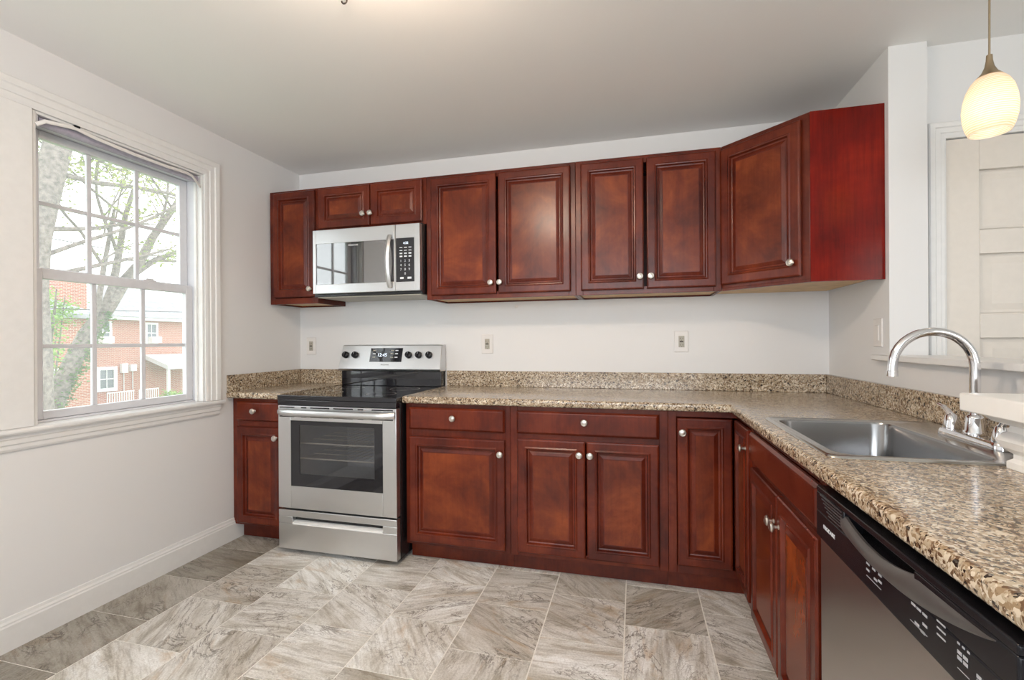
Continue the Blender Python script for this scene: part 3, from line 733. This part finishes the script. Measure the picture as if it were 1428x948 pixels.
# back guard
MB().box(RX0, -.088, .9108, RX1-.006, -.022, 1.013).build('backguard_riser', M['black_gloss'], rg, bevel=.003, world=True)
px0, px1 = RX0-.012, RX1-.004
pan = MB().prism([(-.104, 1.0135), (-.112, 1.028), (-.110, 1.040), (-.066, 1.186), (-.058, 1.192), (-.010, 1.192), (-.010, 1.0135)], 'x', px0, px1)
pan.xf(lambda p: Vector((p.x + (.010 if p.x < .8 else -.004)*((p.z-1.0135)/.18), p.y, p.z)))
po = pan.build('control_panel', M['steel'], rg, bevel=.003, smooth=20, world=True)
sl = math.atan2(.044, .146)
def onpanel(x, z, out=0):
    t = (z-1.040)/.146; y = -.110+.044*t
    return (x, y-out*math.cos(sl), z+out*math.sin(sl))
nrm = (0, -math.cos(sl), math.sin(sl))
for x in (.446, .521, .930, 1.004, 1.080):
    k = MB().lathe([(.024, 0), (.024, .006), (.0215, .020), (.019, .022), (.001, .022)], onpanel(x, 1.122, .0005), nrm, 20)
    ko = k.build('control_knob', M['black_plastic'], po, smooth=40, world=True)
    g0 = Vector(onpanel(x, 1.122, .022)); upv = Vector((0, math.sin(sl), math.cos(sl)))
    gb = MB(); nv = Vector(nrm)
    pts8 = [g0 + Vector((dx_, 0, 0)) + upv*dz_ + nv*dn for dn in (0, .006) for dx_, dz_ in ((-.0045, -.019), (.0045, -.019), (.0045, .019), (-.0045, .019))]
    gb.rings([pts8[:4], pts8[4:]]); gb.build('grip', M['black_plastic'], ko, bevel=.001, world=True)
    mk = MB(); g1 = Vector(onpanel(x, 1.122, .0284))
    mk.add([g1+Vector((-.0008, 0, 0))+upv*.004, g1+Vector((.0008, 0, 0))+upv*.004, g1+Vector((.0008, 0, 0))+upv*.017, g1+Vector((-.0008, 0, 0))+upv*.017], [(0, 1, 2, 3)])
    mk.build('pointer', M['marking'], ko, smooth=0, world=True)
dp = MB(); q = [Vector(onpanel(x, z, .0008)) for x, z in ((.636, 1.076), (.880, 1.076), (.880, 1.170), (.636, 1.170))]
dp.rings([[p - Vector(nrm)*.004 for p in q], q]); dpo = dp.build('display', M['black_gloss'], po, smooth=0, world=True)
rx_ = PI/2 - sl
off = Vector(rg.location)
for i, (x, z) in enumerate([(.792, 1.150), (.825, 1.150), (.792, 1.128), (.825, 1.128), (.792, 1.104), (.825, 1.104), (.655, 1.150), (.655, 1.128), (.655, 1.104)]):
    bt = MB(); a = Vector(onpanel(x, z, .0012)); wv = Vector((.022, 0, 0)); hv = Vector((0, math.sin(sl), math.cos(sl)))*.007
    bt.add([a, a+wv, a+wv+hv, a+hv], [(0, 1, 2, 3)]); bt.build('touch_button', M['marking'] if i % 2 else M['grey_plastic'], dpo, smooth=0, world=True)
text_part('clock_digits', '12:45', .034, M['led'], dpo, Vector(onpanel(.690, 1.112, .0010))-off, (rx_, 0, 0), .0003)
text_part('brand_lettering', 'FRIGIDAIRE', .012, M['dark_metal'], po, Vector(onpanel(.758, 1.053, .0004))-off, (rx_, 0, 0), .0003, 'CENTER')

# ------------------------------------------------------------------ microwave
mw = thing('microwave', 'stainless over-the-range microwave with curved handle mounted under the short cabinet', 'microwave', (.787, -.2, 1.52))
MB().box(.396, -.352, 1.506, 1.162, -.003, 1.940).build('housing', M['black'], mw, bevel=.003, world=True)
mx0, mx1, mz0, mz1, mf = .410, 1.160, 1.524, 1.930, -.386
gx = .997
wx0, wx1, wz0, wz1 = .432, .985, 1.582, 1.842
mdr = MB().box(mx0, mf, mz0, wx0, -.3525, mz1).box(wx1, mf, mz0, gx-.001, -.3525, mz1).box(wx0, mf, mz0, wx1, -.3525, wz0).box(wx0, mf, wz1, wx1, -.3525, mz1)
mdo = mdr.build('door', M['steel'], mw, bevel=.002, world=True)
MB().box(wx0, mf+.001, wz0, wx1, -.3525, wz1).build('window', M['mirror_glass'], mdo, smooth=0, world=True)
text_part('brand_lettering', 'FRIGIDAIRE', .014, M['marking'], mdo, (.705-.787, mf-.0006+.2, 1.818-1.52), (PI/2, 0, 0), .0004, 'CENTER')
hz = [1.545+(1.868-1.545)*k/16 for k in range(17)]
hpts = [(.962, mf-.006-.038*math.sin(PI*k/16)**.8, z) for k, z in enumerate(hz)]
MB().tube(hpts, .017, 4, flat=(.95, .5)).build('handle', M['steel'], mdo, smooth=20, bevel=.002, world=True)
cp0, cp1 = 1.001, 1.123
cpn = MB().box(gx+.001, mf, mz0, cp0, -.3525, mz1).box(cp1, mf, mz0, mx1, -.3525, mz1).box(cp0, mf, mz0, cp1, -.3525, wz0-.003).box(cp0, mf, wz1+.004, cp1, -.3525, mz1)
cpo = cpn.build('control_panel', M['steel'], mw, bevel=.002, world=True)
kp = MB().box(cp0, mf+.001, wz0-.003, cp1, -.3525, wz1+.004).build('keypad', M['black_gloss'], cpo, smooth=0, world=True)
text_part('clock_digits', '4:22', .020, M['led'], kp, (1.050-.787, mf+.0004+.2, 1.808-1.52), (PI/2, 0, 0), .0003)
for r_, z in enumerate((1.786, 1.768, 1.748, 1.730)):
    for q_ in range(3):
        bt = MB().box(1.026+q_*.030, mf+.0003, z, 1.044+q_*.030, mf+.0008, z+(.004 if r_ < 2 else .008)); bt.build('button', M['marking'], kp, smooth=0, world=True)
for r_, row in enumerate(('123', '456', '789', ' 0 ')):
    for q_, chh in enumerate(row):
        if chh != ' ': text_part('number_key', chh, .020, M['marking'], kp, (1.034+q_*.028-.787, mf+.0004+.2, 1.700-r_*.026-1.52), (PI/2, 0, 0), .0003, 'CENTER')
for xa, xb in ((1.028, 1.052), (1.078, 1.104)): MB().box(xa, mf+.0003, 1.596, xb, mf+.0008, 1.608).build('button', M['marking'], kp, smooth=0, world=True)
MB().box(.420, -.350, 1.501, 1.150, -.02, 1.5055).build('vent_underside', M['grey_plastic'], mw, bevel=.001, world=True, label='grey grease filter underside')

# ------------------------------------------------------------------ dishwasher (faces the room from the right-hand run)
dw = thing('dishwasher', 'stainless dishwasher with black control panel under the granite counter', 'dishwasher', (XF, -1.668, 0), -PI/2)
dww = .636
MB().box(.004, .03, .10, dww-.004, .56, .868).build('tub', M['black'], dw)
MB().box(.002, -.018, .115, dww-.002, .029, .728).build('door', M['steel_v'], dw, bevel=.004)
MB().box(.01, .05, .001, dww-.01, .07, .0995).build('toe_panel', M['black'], dw)
cpz0, cpz1 = .729, .852
y0 = -.026
hx0, hx1 = .155, .42
# control panel with a scooped pocket
pan = MB()
n = 28; top = cpz1
def zcut(x):
    t = (x-hx0)/(hx1-hx0)
    return .838 - .040*math.sin(PI*min(max(t, 0), 1))**.6 if 0 < t < 1 else .838
pan.box(0.001, y0, cpz0, dww-.001, .029, .792)
pan.box(0.001, y0, .792, hx0, .029, .838).box(hx1, y0, .792, dww-.001, .029, .838)
pan.box(0.001, y0, .838, dww-.001, .029, cpz1)
pano = pan.build('control_panel', M['black_plastic'], dw, bevel=.003)
MB().box(hx0, .012, .792, hx1, .028, .838).build('pocket_back', M['black'], pano)
lip = MB(); loops = []
for k in range(n+1):
    t = k/n; x = hx0-.012 + (.60-hx0+.012)*t
    zb_ = .800-.026*math.sin(PI*t)**.8+.034*t*t
    q_ = min(t/.62, 1); zt_ = max(zb_+.002, .834-.026*math.sin(PI*q_)**.8)
    th = .0008+.006*math.sin(PI*t)**.6
    loops.append([(x, y0-.0002, zb_), (x, y0-th, zb_+(zt_-zb_)*.25), (x, y0-th*.8, zb_+(zt_-zb_)*.7), (x, y0+.004, zt_), (x, y0+.010, zt_-.001), (x, y0+.012, zb_+.001)])
lip.rings(loops); lip.build('handle_lip', plain('satin_grey_plastic', (.075, .070, .068), .32), pano, smooth=45, label='satin grey handle lip')
lv = MB()
for k in range(6):
    xa = .028+.010*k; lv.box(xa, y0-.0015, .8340-.0068*k, .150, y0-.0002, .8362-.0068*k)
lv.build('vent_louvre', M['handle_grey'], pano, smooth=0)
text_part('brand_lettering', 'FRIGIDAIRE', .013, M['marking'], pano, (.046, y0-.0002, .761), (PI/2, 0, 0), .0004)
def mark(x, z, w_, h_):
    MB().box(x, y0-.0009, z, x+w_, y0-.0003, z+h_).build('button_symbol', M['pale_print'], pano, smooth=0)
for x, z in ((.262, .776), (.285, .776), (.308, .776), (.262, .764), (.292, .760), (.308, .764),
             (.415, .781), (.430, .781), (.446, .781), (.446, .765), (.425, .755), (.440, .751)): mark(x, z, .012, .004)
for x, z in ((.482, .792), (.482, .782), (.482, .772)): mark(x, z, .020, .0025)
for x in (.528, .538, .548): mark(x, .787, .005, .003)
for x, z in ((.528, .774), (.540, .774), (.528, .766), (.540, .766), (.566, .766), (.578, .766), (.566, .759)): mark(x, z, .009, .005)
for x0_, x1_ in ((.262, .318), (.412, .458), (.528, .552)): mark(x0_, .753, x1_-x0_, .001)

# ------------------------------------------------------------------ outlets, switch, small wall things
def plate(name, label, cat, loc, rotz, w, h, inserts, group=None):
    r = thing(name, label, cat, loc, rotz, group)
    MB().loft_y(-w/2, w/2, -h/2, h/2, [(0, -.0005), (0, -.003), (.003, -.006)]).build('plate', M['white_plastic'], r, smooth=0)
    return r
for label, x, z in (('white wall outlet in the left corner above the short counter', .098, 1.186), ('white wall outlet just right of the stove', 1.462, 1.195), ('white wall outlet below the right-hand two door wall cabinet', 2.685, 1.204)):
    r = plate('wall_outlet', label, 'outlet', (x, -.0005, z), 0, .080, .127, None, 'wall outlets')
    rc = MB().box(-.0165, -.0085, -.034, .0165, -.0062, .034).build('receptacle', M['grey_plastic'], r, bevel=.001, label='grey beige receptacle')
    sl_ = MB()
    for zz in (-.019, .019): sl_.box(-.008, -.0092, zz-.005, -.006, -.0086, zz+.005).box(.006, -.0092, zz-.004, .008, -.0086, zz+.004).box(-.002, -.0092, zz-.012, .002, -.0086, zz-.009)
    sl_.box(-.010, -.0092, -.004, .010, -.0086, .004)
    sl_.build('slots', M['dark_metal'], rc, smooth=0)
sw = plate('light_switch', 'white rocker switch plate on the right wall near the wall end', 'switch', (XR-.0005, -.556, 1.24), -PI/2, .075, .125, None)
MB().loft_y(-.0165, .0165, -.034, .034, [(0, -.0062), (0, -.008), (.002, -.0095)]).build('rocker', M['white_plastic'], sw, smooth=0)
hk = MB().lathe([(.012, 0), (.012, .003), (.005, .005), (.005, .014), (.008, .016), (.001, .018)], (1.662, -.0005, 1.440), (0, -1, 0), 16)
tag(hk.build('wall_hook', M['white_plastic']), 'tiny white wall hook under the two door cabinet right of the microwave', 'hook')
ch = MB().lathe([(.012, 0), (.012, .004), (.004, .006), (.004, .018)], (1.417, -1.512, H-.0005), (0, 0, -1), 12)
ch.tube([(1.417+.010*math.sin(a), -1.512, H-.028+.010*math.cos(a)) for a in [k*PI*1.5/10 for k in range(11)]], .003, 6)
tag(ch.build('ceiling_hook', M['dark_metal']), 'small dark hook screwed into the ceiling', 'hook')

# white moulded block on the counter by the right edge
wb = thing('pedestal', 'white moulded pedestal top standing on the counter at the right edge', 'pedestal', (3.32, -1.85, .9145))
MB().box(3.165, -2.05, 1.040, 3.44, -1.630, 1.083).build('top_slab', M['cream_block'], wb, bevel=.004, world=True)
def blk(i, z): return [(3.245+i, -1.660-i, z), (3.44, -1.660-i, z), (3.44, -2.02, z), (3.245+i, -2.02, z)]
MB().rings([blk(-.004, .9146), blk(-.004, .930), blk(.004, .938), blk(.004, .948), blk(-.012, .962), blk(-.018, .978), blk(-.010, .992), blk(-.002, .998), blk(.0, 1.012), blk(-.022, 1.020), blk(-.030, 1.030), blk(-.030, 1.0398)]).build('moulded_body', M['cream_block'], wb, smooth=25, world=True)

# ------------------------------------------------------------------ lamps
pd = thing('pendant_lamp', 'small pendant lamp with swirled amber glass shade hanging beyond the half wall', 'lamp', (3.5, -1.178, H))
px_, py_ = 3.5, -1.178
MB().tube([(px_, py_, H-.02), (px_+.001, py_, 2.3), (px_, py_, 2.10)], .0028, 8).build('cord', M['bronze'], pd, world=True)
MB().lathe([(.06, H-.0005), (.06, H-.02), (.05, H-.024), (.008, H-.026)], (px_, py_, 0)).build('canopy', M['bronze'], pd, world=True)
MB().lathe([(.0075, 2.103), (.0085, 2.085), (.012, 2.066), (.020, 2.048), (.031, 2.036), (.034, 2.030)], (px_, py_, 0)).build('cap', M['bronze'], pd, smooth=50, world=True)
outer = [(.033, 2.033), (.045, 2.018), (.056, 1.995), (.063, 1.965), (.066, 1.935), (.064, 1.905), (.058, 1.878), (.050, 1.858)]
inner = [(r-.003, z) for r, z in reversed(outer)]
sh = MB().lathe(outer+[(.048, 1.857)]+inner, (px_, py_, 0), n=40, cap0=False, cap1=False)
sh.build('shade', M['shade'], pd, smooth=60, world=True)
MB().lathe([(.004, 1.886), (.012, 1.892), (.017, 1.905), (.016, 1.925), (.010, 1.95), (.010, 1.98)], (px_, py_, 0), n=16).build('bulb', M['bulb'], pd, smooth=60, world=True)
cl = thing('ceiling_lamp', 'frosted bowl ceiling lamp above the kitchen floor', 'lamp', (1.70, -1.95, H))
MB().lathe([(.09, H-.0005), (.09, H-.02), (.03, H-.03), (.012, H-.04), (.012, H-.09)], (1.70, -1.95, 0)).build('canopy', M['dark_metal'], cl, world=True)
MB().lathe([(.11, 2.325), (.106, 2.300), (.09, 2.275), (.05, 2.258), (.001, 2.252)], (1.70, -1.95, 0), n=32, cap0=False).build('bowl', M['lamp_glass'], cl, smooth=60, world=True)

# ------------------------------------------------------------------ outside
GZ = -3.4
struct('ground', MB().box(-70, -30, GZ-.2, -.6, 60, GZ), M['grass'])
def house_window(parent, x, y0_, y1_, z0_, z1_, fw=.14):
    f = MB().box(x, y0_, z0_, x+.10, y0_+fw, z1_).box(x, y1_-fw, z0_, x+.10, y1_, z1_).box(x, y0_+fw, z0_, x+.10, y1_-fw, z0_+fw).box(x, y0_+fw, z1_-fw, x+.10, y1_-fw, z1_)
    zm = (z0_+z1_)/2; ym = (y0_+y1_)/2
    f.box(x, y0_+fw, zm-.03, x+.08, y1_-fw, zm+.03).box(x, ym-.02, z0_+fw, x+.06, ym+.02, z1_-fw)
    fo = f.build('window', M['house_white'], parent, world=True, smooth=0)
    MB().box(x+.01, y0_+fw, z0_+fw, x+.03, y1_-fw, z1_-fw).build('pane', M['house_glass'], fo, world=True, smooth=0)
    return fo
h1 = thing('house', 'red brick house with grey hip roof seen through the lower sash', 'house', (-34, 20, GZ))
MB().box(-38, 10, GZ, -30, 27, 2.75).build('wall', M['brick'], h1, smooth=0, world=True)
MB().rings([[(-29.4, 9.4, 2.76), (-29.4, 27.6, 2.76), (-38.6, 27.6, 2.76), (-38.6, 9.4, 2.76)], [(-29.4, 9.4, 2.95), (-29.4, 27.6, 2.95), (-38.6, 27.6, 2.95), (-38.6, 9.4, 2.95)]]).build('fascia', M['house_white'], h1, smooth=0, world=True)
rf = MB().rings([[(-29.3, 9.3, 2.96), (-29.3, 27.7, 2.96), (-38.7, 27.7, 2.96), (-38.7, 9.3, 2.96)], [(-33.9, 12.5, 5.3), (-33.9, 24.9, 5.3), (-34.1, 24.9, 5.3), (-34.1, 12.5, 5.3)]])
rf.build('roof', M['slate'], h1, smooth=0, world=True)
house_window(h1, -29.99, 18.55, 19.55, 1.2, 2.65); house_window(h1, -29.99, 21.65, 22.55, 1.2, 2.65)
house_window(h1, -29.99, 18.65, 19.85, -1.8, -.25, .2)
MB().box(-29.98, 18.0, GZ+.2, -29.8, 18.35, .1).build('porch_post', M['house_white'], h1, smooth=0, world=True)
MB().prism([(-29.95, .45), (-27.9, -.25), (-27.9, -.55), (-29.95, .15)], 'y', 21.6, 25.2).build('awning', M['awning'], h1, smooth=0, world=True)
MB().box(-28.15, 21.7, GZ, -28.0, 21.85, -.55).build('awning_post', M['house_white'], h1, smooth=0, world=True)
def railing(y0_, y1_, x, z0_, z1_):
    m = MB().box(x, y0_, z1_-.07, x+.06, y1_, z1_).box(x, y0_, z0_, x+.06, y1_, z0_+.06)
    k = y0_
    while k < y1_: m.box(x+.01, k, z0_, x+.05, k+.045, z1_); k += .14
    m.build('railing', M['house_white'], h1, smooth=0, world=True)
MB().box(-29.98, 18.3, -2.9, -28.3, 21.5, -2.62).build('porch_slab', M['awning'], h1, smooth=0, world=True)
railing(18.3, 19.9, -28.6, -2.6, -1.75); railing(20.2, 21.5, -28.6, -2.6, -1.75)
for (y, z, lab) in ((18.72, 1.25, 'white window air conditioner in the left upper house window'), (21.8, 1.25, 'white window air conditioner in the right upper house window')):
    a = thing('air_conditioner', lab, 'air conditioner', (-29.7, y+.35, z), group='window air conditioners')
    MB().box(-29.88, y, z, -29.45, y+.66, z+.42).build('case', M['house_white'], a, bevel=.02, world=True)
    g = MB()
    for k in range(6): g.box(-29.449, y+.05, z+.06+k*.055, -29.435, y+.61, z+.08+k*.055)
    g.build('grille', M['awning'], a, smooth=0, world=True)
for y, z, w_, h_, lab in ((20.05, -.70, .38, .62, 'left white utility box on the brick house wall'), (20.62, -.62, .36, .45, 'right white utility box on the brick house wall')):
    u_ = thing('utility_box', lab, 'utility box', (-29.9, y, z))
    MB().box(-29.985, y, z, -29.75, y+w_, z+h_).build('case', M['house_white'], u_, bevel=.02, world=True)
    MB().lathe([(.03, 0), (.03, 1.2)], (-29.9, y+w_*.5, z-1.21), n=8).build('conduit', M['awning'], u_, world=True)
h2 = thing('house', 'nearer brick house wing at the left of the window view', 'house', (-25, 9.5, GZ))
MB().box(-28, 5, GZ, -22, 13.1, 2.35).build('wall', M['brick'], h2, smooth=0, world=True)
MB().rings([[(-21.6, 4.6, 2.36), (-21.6, 13.5, 2.36), (-28.4, 13.5, 2.36), (-28.4, 4.6, 2.36)], [(-21.6, 4.6, 2.55), (-21.6, 13.5, 2.55), (-28.4, 13.5, 2.55), (-28.4, 4.6, 2.55)], [(-24.9, 6.8, 4.0), (-24.9, 11.0, 4.0), (-25.1, 11.0, 4.0), (-25.1, 6.8, 4.0)]]).build('roof', M['slate'], h2, smooth=0, world=True)
MB().box(-25.6, 13.6, GZ, -24.8, 14.8, 4.4).build('chimney', M['brick'], h2, smooth=0, world=True)
house_window(h2, -21.99, 11.55, 12.1, -.75, .15, .09); house_window(h2, -21.99, 8.2, 9.2, 1.0, 2.1, .12)

def branch_set(m, start, direction, length, r, depth, tips, rnd):
    p = Vector(start); d = Vector(direction).normalized(); pts = [p.copy()]; rads = [r]
    for k in range(5):
        d = (d + Vector((rnd.uniform(-.16, .16), rnd.uniform(-.16, .16), rnd.uniform(-.10, .16)))).normalized()
        p = p + d*length/5; pts.append(p.copy()); rads.append(r*(1-.55*(k+1)/5))
        if depth > 0 and k >= 1:
            for _ in range(1 if depth < 3 else 2):
                sd = (d + Vector((rnd.uniform(-1, 1), rnd.uniform(-1, 1), rnd.uniform(-.35, .75)))).normalized()
                branch_set(m, p, sd, length*rnd.uniform(.45, .7), rads[-1]*.55, depth-1, tips, rnd)
        if depth <= 1: tips.append(p.copy())
    m.tube(pts, rads, 6 if depth < 2 else 10)
def leaf_cloud(m, centres, per, spread, size, rnd, flatz=.6):
    for c_ in centres:
        for _ in range(per):
            q = Vector(c_) + Vector((rnd.gauss(0, spread), rnd.gauss(0, spread), rnd.gauss(0, spread*flatz)))
            a = Vector((rnd.uniform(-1, 1), rnd.uniform(-1, 1), rnd.uniform(-.5, .5))).normalized(); b_ = a.cross(Vector((rnd.uniform(-1, 1), rnd.uniform(-1, 1), 1))).normalized()
            l = size*rnd.uniform(.7, 1.3); w_ = l*.32
            m.add([q-a*l*.5, q+b_*w_, q+a*l*.5, q-b_*w_], [(0, 1, 2, 3)])
rnd = random.Random(11)
t1 = thing('tree', 'thick grey tree trunk at the left edge of the window view', 'tree', (-8, 2.98, GZ))
m = MB(); tips = []
m.tube([(-8, 2.9, GZ), (-8, 2.93, -1), (-8, 2.98, 1.0), (-8, 2.96, 2.2), (-8, 3.02, 3.1), (-8, 3.18, 4.0), (-8, 3.42, 5.2), (-8.1, 3.7, 6.8), (-8.2, 3.9, 9)], [.40, .32, .25, .22, .21, .21, .21, .18, .10], 14)
for st_, di, ln, rr_ in (((-8, 3.0, 2.4), (.1, 1.0, .22), 2.6, .05), ((-8, 3.1, 3.3), (-.2, 1, .30), 3.0, .05), ((-8, 3.3, 4.4), (.1, 1, -.05), 3.2, .05), ((-8, 3.1, 2.8), (.5, .8, .5), 2.5, .04), ((-8.1, 3.6, 6.2), (0, 1, -.1), 3.5, .06), ((-8, 3.4, 5.0), (-.5, .9, .2), 3, .05)):
    branch_set(m, st_, di, ln, rr_, 2, tips, rnd)
m.build('trunk', M['bark'], t1, smooth=50, world=True)
lf = MB(); leaf_cloud(lf, tips, 5, .15, .085, rnd)
tag(lf.build('foliage', M['leaf'], t1, smooth=0, world=True), kind='stuff')
t2 = thing('tree', 'leaning forked tree with ivy climbing its lower trunk', 'tree', (-9, 3.5, GZ))
m = MB(); tips = []
m.tube([(-9, 3.35, GZ), (-9, 3.55, -1.2), (-9, 3.84, -.1), (-9, 4.19, .8), (-9, 4.46, 1.4), (-9, 4.88, 2.0), (-9, 5.22, 2.6), (-9, 5.55, 3.05), (-9.1, 6.0, 3.85), (-9.2, 6.6, 4.7), (-9.2, 7.2, 5.8)], [.22, .19, .165, .155, .15, .14, .12, .105, .085, .07, .04], 12)
m.tube([(-9, 4.80, 1.9), (-9, 5.00, 2.5), (-9, 5.12, 3.2), (-9.1, 5.35, 4.2), (-9.1, 5.7, 5.4)], [.10, .085, .07, .055, .03], 10)
m.tube([(-9, 4.05, .5), (-8.9, 4.35, 1.3), (-8.9, 4.62, 2.0), (-8.9, 4.75, 2.9), (-8.8, 4.9, 4.2)], [.07, .065, .06, .05, .03], 10)
m.tube([(-9, 5.4, 2.8), (-9, 5.95, 3.25), (-9, 6.6, 3.6), (-9, 7.4, 4.3)], [.08, .065, .05, .03], 8)
for st_, di, ln, rr_ in (((-9, 5.12, 3.2), (0, -.5, .9), 2.2, .04), ((-9.1, 6.0, 3.85), (0, .4, .8), 2.4, .04), ((-9, 5.95, 3.25), (.2, 1, .1), 2.2, .035), ((-8.9, 4.75, 2.9), (0, -.6, .8), 2.0, .035), ((-9.1, 5.35, 4.2), (0, -.8, .4), 2.2, .03), ((-9.2, 6.6, 4.7), (0, -.6, .6), 2.4, .03), ((-9, 6.6, 3.6), (0, .6, .7), 2, .03)):
    branch_set(m, st_, di, ln, rr_, 2, tips, rnd)
m.build('trunk', M['bark'], t2, smooth=50, world=True)
lf = MB(); leaf_cloud(lf, tips, 5, .15, .085, rnd)
tag(lf.build('foliage', M['leaf'], t2, smooth=0, world=True), kind='stuff')
iv = MB()
cs = [Vector((-9, 3.84, -.1)).lerp(Vector((-9, 4.75, 1.85)), k/40) for k in range(41)]
cs = [c_+Vector((.14*math.cos(a), .16*math.sin(a), 0)) for c_ in cs for a in (0, 1.2, -1.2, 2.2)]
leaf_cloud(iv, cs, 9, .055, .075, rnd, 1.0)
tag(iv.build('ivy', M['ivy'], t2, smooth=0, world=True), kind='stuff')
def shrub(label, centre, rad, per, mat, size=.11):
    r = thing('shrub', label, 'shrub', (centre[0], centre[1], GZ))
    stem = MB(); cs_ = []
    for k in range(9):
        a = rnd.uniform(0, 2*PI); q = Vector(centre)+Vector((rad[0]*.7*math.cos(a), rad[1]*.7*math.sin(a), rnd.uniform(-.6, .9)*rad[2]))
        stem.tube([(centre[0], centre[1], GZ), (centre[0]*.5+q.x*.5, centre[1]*.5+q.y*.5, (GZ+q.z)/2), tuple(q)], [.05, .035, .012], 6)
    stem.build('stem', M['bark'], r, smooth=50, world=True)
    for k in range(60):
        d = Vector((rnd.gauss(0, 1), rnd.gauss(0, 1), rnd.gauss(0, 1))).normalized()*rnd.uniform(.4, 1)
        cs_.append(Vector(centre)+Vector((d.x*rad[0], d.y*rad[1], d.z*rad[2])))
    f = MB(); leaf_cloud(f, cs_, per, .16, size, rnd, .8)
    tag(f.build('foliage', mat, r, smooth=0, world=True), kind='stuff')
shrub('tall bright green shrub at the lower left of the window view', (-12, 5.15, .6), (.7, .75, 2.4), 44, M['leaf_green'])
shrub('round bright green treetop in front of the brick house wing', (-16, 7.75, 2.35), (.7, .95, .8), 30, M['leaf_green'])
shrub('pale green shrub below the house awning', (-26, 20.6, -2.6), (.9, 1.0, .8), 34, M['leaf_green'], .16)
for k, (z0_, z1_, x) in enumerate(((4.9, 4.6, -14), (3.9, 3.4, -14), (2.4, 3.3, -15))):
    w_ = MB().tube([(x, -6 + 30*j/12, z0_+(z1_-z0_)*j/12 - .5*(1-((j-6)/6)**2)) for j in range(13)], .014, 6)
    tag(w_.build('power_line', M['wire']), ('highest overhead wire crossing behind the branches', 'middle overhead wire crossing behind the branches', 'lowest overhead wire slanting past the brick house')[k], 'wire', 'overhead wires')
bpy.data.objects.remove(KNOB)
